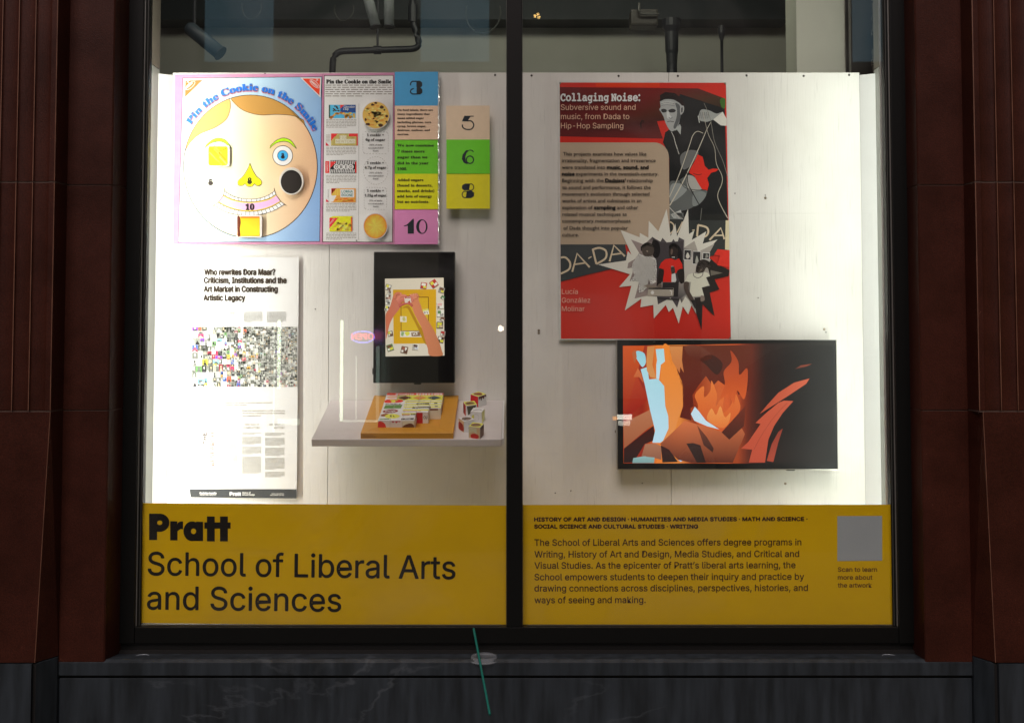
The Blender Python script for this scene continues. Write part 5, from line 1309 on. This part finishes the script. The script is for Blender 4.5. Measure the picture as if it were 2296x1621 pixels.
# ---- yellow tray of picture cubes
C = .0397                                            # cube edge
fl_, fr_ = onshelf(626, 604), onshelf(1648, 604)
FX0, FX1 = fl_.x, fr_.x; FY0 = (fl_.y+fr_.y)/2; TH = .0195
hx0 = onshelf(815, 478, TH).x; hx1 = hx0+5*C+.0012; hy0 = onshelf(1000, 478, TH).y; hy1 = hy0+7*C+.0012
FY1 = min(DS-.003, hy1+.045)
tray = sthing('cube_tray', 'golden yellow painted wooden frame tray holding the picture cubes', 'tray', (FX0+FX1)/2, FY0)
ox, oy = (FX0+FX1)/2, FY0
def rail(pts):
    bm = bmesh.new(); prism(bm, [(x-ox, y-oy) for x, y in pts], .0005, TH); 
    es = [e for e in bm.edges if all(v.co.z > TH-.001 for v in e.verts)]; bmesh.ops.bevel(bm, geom=es, offset=.0007, segments=1, affect='EDGES')
    o = sobj('rail', bm, [YELLOW, PLY], tray); return o
rail([(FX0,FY0),(FX1,FY0),(hx1,hy0),(hx0,hy0)]); rail([(FX0,FY1),(hx0,hy1),(hx1,hy1),(FX1,FY1)])
rail([(FX0,FY0+.0004),(hx0-.0003,hy0),(hx0-.0003,hy1),(FX0,FY1-.0004)]); rail([(FX1,FY0+.0004),(FX1,FY1-.0004),(hx1+.0003,hy1),(hx1+.0003,hy0)])
bm = bmesh.new(); bx(bm, hx0-ox+.0006, hx1-ox-.0006, hy0-oy+.0006, hy1-oy-.0006, .0004, .003); sobj('tray_floor', bm, YELLOW, tray)
bm = bmesh.new(); bx(bm, FX0-ox+.0005, FX0-ox+.05, -.0006, .0004, .0058, .0078); bx(bm, FX0-ox+.0005, FX0-ox+.042, -.0006, .0004, .0115, .0128); sobj('plywood_layers', bm, PLY, tray)['kind'] = 'stuff'

# the picture that the cubes' tops make up, drawn over 5 x 7 cells; (0,0) is the far left corner
class Sink(Art):
    def __init__(s): s.E = .50; s.cap = .86; s.L = 0; s.step = 1; s.cur = 'x'; s.polys = []
    def _add(s, verts, faces, cols, lifts=None):
        for q in faces: s.polys.append((s.L, [verts[i] for i in q], cols[q[0]]))
pic = Sink()
LB, WHT, YL, RDD, BRN, GRN, BLK_ = (176,196,202), (216,210,198), (214,204,70), (176,44,34), (78,40,28), (80,110,60), (34,30,28)
pic.rect(0,0,5,7,WHT).up().rect(0,.62,1.75,7,LB).rect(1.0,.62,5,1.95,YL).rect(0,0,5,.60,(186,60,48)).up()
pic.blob([(0,.05),(.6,0),(.75,.5),(.2,.6)], (150,50,40), 3)
pic.text('Tootsie', .75, .50, .38, (236,230,220), w=1.65, f='serif', bold=.05)
for r_ in range(2):
    for k in range(9): pic.rect(2.6+k*.26, .08+r_*.27, 2.78+k*.26+random.random()*.06, .27+r_*.27, (232,214,208))
for cx, col, d in ((1.70,(72,42,34),(50,28,24)),(3.0,(186,120,70),(150,90,50)),(4.25,(64,74,80),(34,42,50))):
    pic.L = 3; pic.poly([(cx-.62,1.28),(cx,.78),(cx+.62,1.28),(cx,1.82)], d); pic.L = 4; pic.poly([(cx-.58,1.24),(cx,.80),(cx+.58,1.24),(cx,1.62)], col)
pic.L = 3; pic.blob([(.15,.95),(.45,.72),(.95,.8),(1.0,1.2),(.6,1.5),(.2,1.35)], (196,140,120), 4)
pic.blob([(.02,2.3),(.2,1.75),(1.1,1.70),(1.6,2.0),(1.5,2.45),(.8,2.6),(.2,2.62)], RDD, 4); pic.L = 4
pic.poly([(.45,1.85),(1.15,1.85),(1.15,2.05),(.95,2.1),(.95,2.5),(.62,2.5),(.62,2.1),(.45,2.05)], YL)
pic.L = 3; pic.rect(.10,2.8,1.6,3.1,WHT).up().text('BUBBLE', .2, 3.05, .2, BLK_, w=1.3, bold=.03); pic.L = 3
pic.poly([(.2,3.2),(1.65,3.12),(1.6,4.05),(.15,4.15)], GRN)
pic.blob([(.15,4.75),(.5,4.35),(1.1,4.3),(1.45,4.65),(1.1,5.1),(.4,5.15)], (110,44,34), 4); pic.L = 4; pic.text('POP', .38, 4.92, .36, (226,200,190), w=.8, bold=.06)
pic.L = 3; pic.blob([(.1,5.6),(.5,5.3),(.8,5.5),(.6,6.0),(.2,5.95)], (120,70,40), 4); pic.L = 4; pic.blob([(.45,5.9),(.8,5.4),(1.4,5.5),(1.72,6.0),(1.4,6.45),(.7,6.4)], YL, 4); pic.L = 5; pic.line([(.9,5.75),(1.0,6.1)], .09, BLK_); pic.line([(1.15,5.8),(1.25,6.15)], .09, BLK_); pic.L = 3; pic.poly([(.1,6.6),(.9,6.5),(.9,6.72),(.1,6.8)], GRN); pic.line([(.95,5.9),(1.0,7)], .04, GRN)
for (y, col) in ((2.25,YL),(2.9,YL),(3.5,YL),(4.25,YL),(5.2,YL)): pic.L = 2; pic.rect(1.8,y,5,y+.34,col)
pic.L = 3; pic.rect(1.8,1.98,5,2.02,(150,140,130)); pic.poly([(1.9,2.1),(3.5,2.05),(3.5,2.2),(1.9,2.24)], (150,150,160))
pic.poly([(2.85,2.72),(3.9,2.66),(3.95,2.98),(2.8,3.02)], (60,54,46)).up().text('Bar', 3.0, 2.95, .2, (210,206,150), w=.6, bold=.03)
pic.L = 3; pic.rect(4.35,2.6,4.62,2.85,(50,60,90)); pic.poly([(2.6,3.68),(4.1,3.55),(4.15,4.0),(2.55,4.05)], (50,44,38)).up().text('Tootsie', 2.75, 3.98, .26, (226,222,206), w=1.2, f='serif', bold=.04); pic.L = 3; pic.rect(4.45,3.4,4.7,3.62,(50,60,90))
pic.rect(1.85,4.7,3.4,4.8,(150,60,50)); pic.text('KIDS', 2.6, 5.65, .28, BLK_, w=.6, bold=.04); pic.poly([(1.85,5.45),(2.5,5.4),(2.5,5.75),(1.85,5.8)], (150,110,80)); pic.poly([(1.9,6.5),(2.9,6.35),(2.92,6.8),(1.88,6.85)], (60,56,52)); pic.L = 5; pic.text('POP', 2.2, 6.72, .2, (226,222,206), w=.45, bold=.03)
def clip_poly(p, x0, y0, x1, y1):
    for (ax, sgn, lim) in ((0,1,x0),(0,-1,x1),(1,1,y0),(1,-1,y1)):
        out = []
        for i in range(len(p)):
            a, b = p[i], p[(i+1) % len(p)]; ia = sgn*(a[ax]-lim) >= 0; ib = sgn*(b[ax]-lim) >= 0
            if ia: out.append(a)
            if ia != ib:
                k = (lim-a[ax])/(b[ax]-a[ax]); out.append((a[0]+(b[0]-a[0])*k, a[1]+(b[1]-a[1])*k))
        p = out
        if len(p) < 3: return None
    return p
FACE_SETS = [((176,50,40),(206,190,182)),((206,196,186),(120,70,50)),((196,150,110),(70,46,38)),((210,204,196),(214,204,80)),((90,120,80),(214,206,190)),((150,36,34),(210,200,190))]
base_me = {}
def cube_mesh(key):
    if 'c' not in base_me:
        bm = bmesh.new(); h = C/2-.0002; bx(bm, -h, h, -h, h, 0, C-.0004, .0006); me = bpy.data.meshes.new('cube_body'); bm.to_mesh(me); bm.free(); me.materials.append(CUBEM); base_me['c'] = me
    return base_me['c']
def make_cube(x, y, z, yaw, lab, grp, cell=None, seed=0, front=None):
    rnd = random.Random(seed)
    t = sthing('picture_cube', lab, 'cube', x, y, z, yaw, grp)
    link(bpy.data.objects.new('cube_body', cube_mesh(0)), t)
    h = C/2
    top = Art(lambda u, v, l=0: Vector((u, v, C-.0003+l+.00012)), .50, .00004)
    if cell:
        i, j = cell; top.cur = 'printed_top'
        for L, p, col in pic.polys:
            q = clip_poly(p, i+.015, j+.015, i+.985, j+.985)
            if q: top.L = L; top._add([((a-i-.5)*C, -(b-j-.5)*C) for a, b in q], [tuple(range(len(q)))], [col]*len(q))
    else:
        top.cur = 'printed_top'; a, b = front[0][:2]; top.rect(-h*.96,-h*.96,h*.96,h*.96,a).up(); top.blob([(-h*.9,-h*.2),(-h*.2,-h*.8),(h*.8,-h*.3),(h*.5,h*.5),(-h*.4,h*.7)], b, 4); top.up(); top.line([(-h*.7,-h*.5),(h*.1,h*.2),(h*.7,h*.1)], h*.22, front[0][2] if len(front[0]) > 2 else BLK_, curve=4)
    top.build(t, PRINT, True)
    for k, (nm, fn) in enumerate((('printed_front', lambda u, v, l=0: Vector((u, -h+.0001-l-.00012, v))), ('printed_side', lambda u, v, l=0: Vector((h-.0001+l+.00012, u, v))), ('printed_side', lambda u, v, l=0: Vector((-h+.0001-l-.00012, -u, v))))):
        A = Art(fn, .50, .00004); A.cur = nm
        bg_, fg = FACE_SETS[rnd.randrange(6)] if not front else front[1+k][:2]
        A.rect(-h*.95, C*.02, h*.95, C*.98-.0006, bg_).up()
        sh_ = rnd.random()
        if front and len(front[1+k]) > 2: front[1+k][2](A, h, fg)
        elif sh_ < .5: A.blob([(-h*.9,C*.1),(-h*.2,C*.05),(h*rnd.uniform(0,.8),C*.45),(-h*.1,C*.85),(-h*.9,C*.8)], fg, 4)
        else: A.poly([(-h*.9,C*.95),(-h*.3,C*.6),(h*.1,C*.8),(h*.5,C*.5),(h*.9,C*.95)], fg)
        A.build(t, PRINT, True)
    return t
ORD = ['first','second','third','fourth','fifth','sixth','seventh']
heights = [7,7,7,5,4]
WHAT = {0:'reddish top', 1:'pictured top', 2:'striped top', 3:'pale top', 4:'patterned top', 5:'busy top', 6:'front exposed'}
red_l = lambda A, h, fg: A.blob([(-h*.9,C*.05),(h*.3,C*.1),(h*.35,C*.4),(0,C*.8),(-h*.9,C*.9)], (170,44,34), 4)
for i in range(5):
    for j in range(heights[i]):
        fr = None
        if (i, j) == (0, 6): fr = [None, ((206,184,184),(170,44,34), red_l), ((200,190,182),(120,70,60)), ((206,196,186),(120,70,60))]
        elif (i, j) == (1, 6): fr = [None, ((208,186,190),(150,60,70), lambda A, h, fg: A.poly([(-h*.8,C*.95),(-h*.5,C*.78),(-h*.2,C*.95),(0,C*.74),(h*.3,C*.9),(h*.6,C*.86),(h*.8,C*.95)], fg)), ((200,190,182),(120,70,60)), ((206,196,186),(120,70,60))]
        elif (i, j) == (2, 6): fr = [None, ((196,176,160),(86,56,40), lambda A, h, fg: A.blob([(-h*.9,C*.5),(h*.2,C*.75),(h*.9,C*.6),(h*.7,C*.2),(-h*.9,C*.1)], fg, 4)), ((206,196,186),(206,196,186)), ((206,196,186),(120,70,60))]
        elif (i, j) == (3, 4): fr = [None, ((196,188,176),(50,60,40), lambda A, h, fg: (A.rect(-h*.95,C*.02,h*.05,C*.96,(150,26,22)), A.up(), A.text('CU', h*.2, C*.42, -C*.24, fg, w=h*.62, bold=.0008))), ((206,196,186),(206,196,186)), ((206,196,186),(120,70,60))]
        elif (i, j) == (4, 3): fr = [None, ((190,176,162),(110,76,60), lambda A, h, fg: A.rect(-h*.9,C*.8,h*.5,C*.95,fg)), ((206,196,186),(206,196,186)), ((206,196,186),(120,70,60))]
        depth = hy0+.0006+(6-j+.5)*C; x = hx0+.0006+(i+.5)*C
        make_cube(x, depth, .0032, 0, 'cube in yellow tray, %s row from the wall, %s from the left, %s' % (ORD[j], ORD[i], WHAT[j]), 'picture cubes packed in the yellow tray', (i, j), i*10+j, fr)
drip = lambda A, h, fg: A.poly([(-h*.95,C*.96),(-h*.8,C*.62),(-h*.55,C*.8),(-h*.3,C*.5),(0,C*.78),(h*.3,C*.6),(h*.6,C*.84),(h*.95,C*.7),(h*.95,C*.96)], fg)
W2 = (208,198,192)
def loose(px, py, yaw, lab, fr, sd):
    p = onshelf(px, py); make_cube(p.x, p.y+C*.5, .0002, R(yaw), lab, 'loose picture cubes beside the tray', None, sd, fr)
BLB = (174,188,192)
loose(1924, 250, -44, 'loose cube with red side and dripping chocolate print, farthest back on the shelf', [(YL,(120,70,46),(70,40,34)), ((156,22,28),(156,22,28)), (W2,(70,40,34),drip), (W2,W2)], 1)
loose(1832, 354, 15, 'loose cube with yellow top and dark drawing, leftmost at the back of the cluster', [(YL,(110,84,50),(40,36,34)), (W2,(60,60,50),lambda A,h,fg: A.poly([(-h*.8,C*.9),(h*.9,C*.95),(h*.2,C*.3),(-h*.6,C*.1)], fg)), (W2,(120,90,60)), ((150,40,36),(100,30,30))], 2)
loose(1915, 432, -13, 'loose white cube with a thin circle and small black print on its edge', [(WHT,(190,186,180),(60,56,54)), (W2,(214,196,80),lambda A,h,fg: (A.blob([(-h*.8,C*.5),(-h*.5,C*.75),(-h*.35,C*.5),(-h*.6,C*.3)], fg, 4), A.line([(h*.0+h*.5*math.cos(a), C*.5+C*.3*math.sin(a)) for a in [6.28*k/20 for k in range(21)]], .0006, (90,86,80)))), ((206,176,120),(214,190,110)), (W2,W2)], 3)
loose(1792, 530, 30, 'loose cube with pale blue side and brown red side, left in the front pair', [(WHT,(96,80,70),(50,46,44)), (BLB,(70,80,80),lambda A,h,fg: A.line([(-h*.2,C*.3),(0,C*.5),(-h*.1,C*.75)], .0012, fg)), (BLB,(90,90,90)), ((196,150,120),(130,44,34),lambda A,h,fg: A.blob([(-h*.9,C*.1),(h*.8,C*.1),(h*.7,C*.6),(-h*.8,C*.7)], fg, 4))], 4)
loose(1900, 602, -17, 'loose cube with tan front and red curved shape, nearest the shelf edge', [(YL,(110,84,60),(60,50,44)), ((190,150,116),(160,40,32),lambda A,h,fg: (A.blob([(-h*.5,C*.02),(-h*.6,C*.3),(0,C*.42),(h*.7,C*.3),(h*.6,C*.02)], fg, 4), A.poly([(-h*.95,C*.4),(-h*.2,C*.6),(h*.4,C*.4),(h*.4,C*.9),(-h*.95,C*.95)], (206,170,140)))), ((96,70,56),(60,48,40)), (W2,W2)], 5)
# ================================================================= LETTERED YELLOW FILM ON THE GLASS
def film(lab, corners, lines, extra=None):
    Y = .0045
    t = thing('window_decal', lab, 'window decal', tuple(P(*corners[3], Y)))
    A = Art(onplane(ident, Y), .31, .0004); A.cur = 'yellow_film'
    A.grid(corners, 8, 4, lambda u, v: (141,113,0))
    A.cur = 'film_back'
    A.build(t, VINYL)
    return t, A
cg = crop(300, 1240, 2.296)
t, _ = film('mustard yellow window film on the left pane with large black lettering', [(307,1127.5),(1136,1133),(1136,1404),(307,1396)], None)
A = Art(onplane(cg, .0038), .36, .00015); K = (17,14,11)
A.cur = 'bold_word'
def cc(cx, cy, rx, ry, a0, a1, n=14): return [(cx+rx*math.cos(R(a0)+(R(a1)-R(a0))*k/n), cy+ry*math.sin(R(a0)+(R(a1)-R(a0))*k/n)) for k in range(n+1)]
def holed(outer, hole):
    """outline with a round hole cut through a slit"""
    i = min(range(len(outer)), key=lambda k: (outer[k][0]-hole[0][0])**2+(outer[k][1]-hole[0][1])**2)
    return outer[:i+1]+hole+[hole[0]]+outer[i:]
A.poly(holed([(167,251),(167,100)]+[(228,100)]+cc(228,152,56,52,-80,90)+[(213,204),(213,251)], cc(228,152,15,13,90,-270,16)), K)
A.poly([(288,253),(288,143),(329,144),(329,160)]+cc(352,160,22,16,-180,-100,5)+[(362,144),(362,190),(348,188),(330,200),(330,253)], K)
A.poly(holed([(436,160),(436,146),(477,147),(477,257),(436,257),(436,246)]+cc(414,201,50,57,62,298,16), cc(422,201,15,16,0,-360,16)), K)
for dx in (0, 75): A.poly([(499+dx,116),(544+dx,116),(544+dx,150),(560+dx,150),(560+dx,186),(544+dx,186),(544+dx,259),(499+dx,259),(499+dx,186),(484+dx,186),(484+dx,150),(499+dx,150)], K)
A.cur = 'lettering'
A.text('School of Liberal Arts', 160, 452, 132, K, w=1764, ang=R(.75), bold=4)
A.text('and Sciences', 156, 648, 132, K, w=1112, ang=R(.7), bold=4)
A.build(t, VINYL)
ch_ = crop(1300, 1250, 2.392)
t, _ = film('mustard yellow window film on the right pane with a small print paragraph and pale square', [(1171,1131.5),(2004,1131),(2004,1402),(1171,1405)], None)
A = Art(onplane(ch_, .0038), .36, .00015); K = (44,22,12)
A.cur = 'bold_heading'
A.text('HISTORY OF ART AND DESIGN · HUMANITIES AND MEDIA STUDIES · MATH AND SCIENCE ·', 86, 126, 22, K, w=1632, bold=4.2, ang=R(-.1))
A.text('SOCIAL SCIENCE AND CULTURAL STUDIES · WRITING', 86, 168, 22, K, w=978, bold=4.2)
A.cur = 'paragraph'
for s_, y, w in (('The School of Liberal Arts and Sciences offers degree programs in',272,1595),('Writing, History of Art and Design, Media Studies, and Critical and',342,1582),('Visual Studies. As the epicenter of Pratt’s liberal arts learning, the',409,1560),('School empowers students to deepen their inquiry and practice by',478,1612),('drawing connections across disciplines, perspectives, histories, and',545,1634),('ways of seeing and making.',615,664)):
    A.text(s_, 87, y, 38, K, w=w, bold=1.6, ang=R(-.12))
A.cur = 'caption'
for s_, y, w in (('Scan to learn',427,234),('more about',474,206),('the artwork',521,202)): A.text(s_, 1901, y, 26, (70,42,14), w=w, bold=2)
A.cur = 'pale_square'
A.poly([(1898,95),(2165,94),(2166,361),(1898,363)], (118,124,128))
A.build(t, VINYL)

# ================================================================= LITTER ON THE SILL
zs_ = zsill+.0012
def lid():
    c = P(1085, 1474, YR+.030); o = thing('drink_cover', 'clear plastic cup lid lying on the slate sill with a green straw through it', 'lid', (c.x, c.y, zs_))
    zt_ = z0s+.0045; prof = [(.0,.0105),(.030,.0100),(.034,.0125),(.038,.0120),(.0405,.004),(.045,.0025),(.048,.0035),(.0485,.0)]
    bm = bmesh.new(); rings = []
    for r, h in prof:
        rings.append([bm.verts.new((c.x+r*math.cos(a), YR+.032+r*math.sin(a), zsill+.001+h)) for a in [2*math.pi*k/36 for k in range(36)]] if r > 0 else [bm.verts.new((c.x, YR+.032, zsill+.001+h))]*36)
    for k in range(36): bm.faces.new((rings[0][0], rings[1][k], rings[1][(k+1) % 36]))
    for a, b in zip(rings[1:], rings[2:]):
        for k in range(36): bm.faces.new((a[k], b[k], b[(k+1) % 36], a[(k+1) % 36]))
    m, n, l, b_ = newmat('cloudy_clear_plastic'); b_.inputs['Base Color'].default_value = (.45,.50,.55,1); b_.inputs['Roughness'].default_value = .12
    tr = n.new('ShaderNodeBsdfTransparent'); ms = n.new('ShaderNodeMixShader'); ms.inputs[0].default_value = .28
    l.new(tr.outputs[0], ms.inputs[1]); l.new(b_.outputs[0], ms.inputs[2]); l.new(ms.outputs[0], n['Material Output'].inputs[0])
    obj('lid_disc', bm, m, o, True)
    bm = bmesh.new(); tube(bm, [(c.x+.0478*math.cos(a), YR+.032+.0478*math.sin(a), zsill+.004) for a in [2*math.pi*k/36 for k in range(37)]], .0013, 6, False); obj('lid_rim', bm, MATS['cloudy_clear_plastic'], o, True)
    o2 = thing('drinking_straw', 'green plastic straw leaning on the frame and hanging down over the slate wall', 'straw', tuple(P(1098, 1600, -.28)))
    a, b = P(1062, 1409, -.040), P(1098.5, 1602, -.275); bm = bmesh.new(); tube(bm, [b, a], .0036, 12, False)
    obj('straw_tube', bm, TEAL, o2, True)
lid()
for (x, y, lab) in ((315,1474,'small clear plastic ring on the left end of the sill'), (1997,1474,'small pale plastic ring on the right end of the sill')):
    p = P(x, y, YR+.045); o = thing('plastic_ring', lab, 'ring', (p.x, p.y, zs_))
    bm = bmesh.new(); tube(bm, [(p.x+.020*math.cos(a), YR+.058+.020*math.sin(a), zsill+.0035) for a in [2*math.pi*k/28 for k in range(29)]], .0018, 6, False)
    obj('ring_body', bm, PLAS, o, True)

# ================================================================= THE OTHER SIDE OF THE STREET (seen mirrored in the glass)
YF2 = -14.0
fb = thing('street_building', 'dark brick building with shop windows across the street, mirrored faintly in the glass', 'building', (0, YF2, 0))
BR = simple('dark_brick', (.10,.060,.045), .8, nscale=14, namt=.2); BLW = simple('blue_window_glass', (.10,.14,.17), .08, nscale=2); WLIT = simple('lit_window', (.1,.08,.05), .5, emit=(1,.72,.4,.5))
BLIT = simple('bluish_lit_window', (.05,.08,.1), .5, nscale=1.5, namt=.4, emit=(.28,.52,.66,.85))
cols = [-11,-7.6,-4.2,-.8,2.6,6.0,9.4]
box('wall', BR, fb, -16, 16, YF2-1, YF2, 3.4, 13)
for i, x in enumerate(cols): box('pier', BR, fb, x-.35, x+.35, YF2-1, YF2, 0, 3.399)
for i, x in enumerate(cols[:-1]):
    w_ = box('shop_glass', simple('shop_glass_dim', (.05,.055,.05), .1, emit=(.9,.8,.55,.10)), fb, x+.36, x+3.04, YF2-.25, YF2-.2, .5, 3.3999); box('stall_riser', BEAM, fb, x+.36, x+3.04, YF2-.3, YF2-.1, 0, .49)
for k in range(7):
    for r_ in range(3):
        x = cols[k]-.1; z = 5.7+r_*2.5
        f_ = box('window', ALUD, fb, x-.62, x+.62, YF2+.001, YF2+.04, z, z+1.9)
        p_ = box('pane', WLIT if (k*5+r_*3) % 7 == 5 else (BLIT if (k+r_) % 3 != 1 else BLW), f_, x-.54, x+.54, YF2+.041, YF2+.05, z+.08, z+1.82)
# light strips round two of the shop windows
LED = simple('white_light_strip', (.8,.8,.8), .5, emit=(.85,1,.72,9.0)); LEDD = simple('dim_light_strip', (.8,.8,.8), .5, emit=(.85,1,.80,3.0))
def V(x, y, D=17.35): return ((x-1148)/F*D, 1.6-(y-735.5)/F*D)       # where a mirrored detail stands across the street
def strip(x0, y0, x1, y1, w, m, par):
    a, b = V(x0, y0), V(x1, y1); h = w/2
    box('light_strip', m, par, min(a[0],b[0])-h, max(a[0],b[0])+h, YF2+.15, YF2+.17, min(a[1],b[1])-h, max(a[1],b[1])+h)
wl_ = thing('window_light', 'white light strips framing a shop window across the street', 'light', (V(800,940)[0], YF2+.15, V(800,940)[1]))
strip(767,722,767,940,.045,LED,wl_); strip(774,943,846,943,.030,LEDD,wl_); strip(800,800,800,938,.016,LEDD,wl_); strip(848,780,848,940,.05,simple('faint_strip',(.8,.8,.8),.5,emit=(.6,.85,.7,1.6)),wl_)
wl2 = thing('window_light', 'pair of white light strips beside the door across the street', 'light', (V(620,1000)[0], YF2+.15, V(620,1000)[1]))
strip(627,722,627,868,.045,LED,wl2); strip(616,725,616,1000,.02,LEDD,wl2); strip(632,945,668,945,.09,LEDD,wl2)
# neon sign
cxn, czn = V(814, 756, 16.9); yn = YF2+.6
ns_ = thing('neon_sign', 'glowing red and blue neon sign hanging in the shop window across the street', 'sign', (cxn, yn, czn-.2))
bm = bmesh.new(); tube(bm, [(cxn+.175*math.cos(a), yn, czn+.085*math.sin(a)) for a in [2*math.pi*k/40 for k in range(41)]], .009, 8, False)
obj('blue_ring', bm, simple('blue_neon', (.1,.1,.3), .5, emit=(.25,.22,1.0,14)), ns_)
A = Art(lambda x, y, l=0: Vector((cxn+.185-x, yn+.02+l, czn-y)), 1, .001); A.cur = 'red_letters'
A.text('OPEN', .02, .035, .085, (255,40,50), w=.33, bold=.010)
A.build(ns_, simple('red_neon', (.3,.05,.05), .5, emit=(1,.10,.14,13)))
def globe(x, y, D, r, col, lab):
    p = V(x, y, D); o = thing('globe_lamp', lab, 'lamp', (p[0], -(D-3.5), p[1]))
    bm = bmesh.new(); bmesh.ops.create_uvsphere(bm, u_segments=16, v_segments=10, radius=r); bmesh.ops.translate(bm, verts=bm.verts, vec=(p[0], -(D-3.5), p[1])); obj('globe', bm, col, o)
    bm = bmesh.new(); tube(bm, [(p[0], -(D-3.5), p[1]+r), (p[0], -(D-3.5), p[1]+r+.25), (p[0], YF2, p[1]+r+.25)], .012, 8); obj('arm', bm, DARKP, o)
WG = simple('warm_globe', (.8,.7,.5), .5, emit=(1,.80,.62,22)); GG = simple('gold_globe', (.8,.6,.3), .5, emit=(1,.62,.18,14))
globe(1123, 737, 16.6, .045, WG, 'warm white globe lamp on the far side of the street')
for k, (x, y) in enumerate(((1200,30),(1207,26),(1209,33))): globe(x, y, 16.6, .022, GG, ('upper','middle','lower')[k]+' small golden globe lamp high on the building across the street')

# parked car whose headlamp shows in the glass
def car():
    yc0, yc1 = -9.75, -8.05; x0 = (1372-1148)/F*11.55
    t = thing('parked_car', 'dark blue parked car with its headlamp lit, across the kerb', 'car', (x0+2.2, -8.9, -.13))
    PT = simple('dark_blue_car_paint', (.012,.022,.05), .18, .2, spec=.6); GL = simple('dark_car_glass', (.01,.012,.014), .05); RB = simple('tyre_rubber', (.02,.02,.02), .8); RM = simple('alloy_wheel', (.4,.4,.42), .3, .9)
    prof = [(0,.12),(0,.62),(.04,.72),(.14,.78),(.9,.87),(1.25,.93),(1.95,1.38),(2.3,1.44),(3.2,1.42),(3.75,1.18),(4.25,1.02),(4.4,.95),(4.45,.5),(4.42,.15)]
    bm = bmesh.new(); secs = []
    for k, (yy, ins, top) in enumerate(((yc0,.06,.86),(yc0+.12,.01,.95),(yc0+.45,0,1),(yc1-.45,0,1),(yc1-.12,.01,.95),(yc1,.06,.86))):
        cab = .16 if k in (0,5) else (.05 if k in (1,4) else 0)
        secs.append([bm.verts.new((x0+ (ins+x*(4.45-2*ins)/4.45), yy + (cab if k < 3 else -cab)*(z > .95), -.13+.1+z*(top if z > .5 else 1))) for x, z in prof])
    for a, b in zip(secs, secs[1:]):
        for i in range(len(prof)): bm.faces.new((a[i], a[(i+1) % len(prof)], b[(i+1) % len(prof)], b[i]))
    bm.faces.new(secs[0][::-1]); bm.faces.new(secs[-1]); bmesh.ops.recalc_face_normals(bm, faces=bm.faces[:]); obj('body', bm, PT, t)
    for (a, b) in (((1.45,.98),(2.25,1.34)),((2.32,.98),(3.1,1.34))):
        bm = bmesh.new(); v = [bm.verts.new((x0+x, yc1-.02-.10*(z > 1.1), -.03+z)) for x, z in ((a[0],a[1]),(b[0],a[1]),(b[0]-.04,b[1]),(a[0]+(.42 if a[0] < 2 else .02),b[1]))]; bm.faces.new(v); obj('side_window', bm, GL, t)
    for wx in (.85, 3.55):
        for wy in (yc1-.11, yc0+.11):
            w_ = bmesh.new(); tube(w_, [(x0+wx, wy-.11, .19), (x0+wx, wy+.13, .19)], .32, 24); wo = obj('wheel', w_, RB, t)
            w_ = bmesh.new(); tube(w_, [(x0+wx, wy-.13, .19), (x0+wx, wy+.145, .19)], .20, 20); obj('rim', w_, RM, wo)
    for yy in (yc1-.02,):
        s_ = 1
        for (a, b, z0_, z1_, m_) in ((.05,.20,.66,.71,'hl'),(.06,.18,.60,.645,'hl2')):
            h = box('headlight', simple('headlamp_'+m_, (.8,.8,.8), .3, emit=(1,.97,.85,10 if m_ == 'hl' else 5)), t, x0+a, x0+b, yy, yy+s_*.035, z0_, z1_)
        box('indicator', simple('amber_indicator', (.8,.3,.05), .3, emit=(1,.35,.03,9)), t, x0+.005, x0+.045, yy, yy+s_*.035, .655, .69)
car()
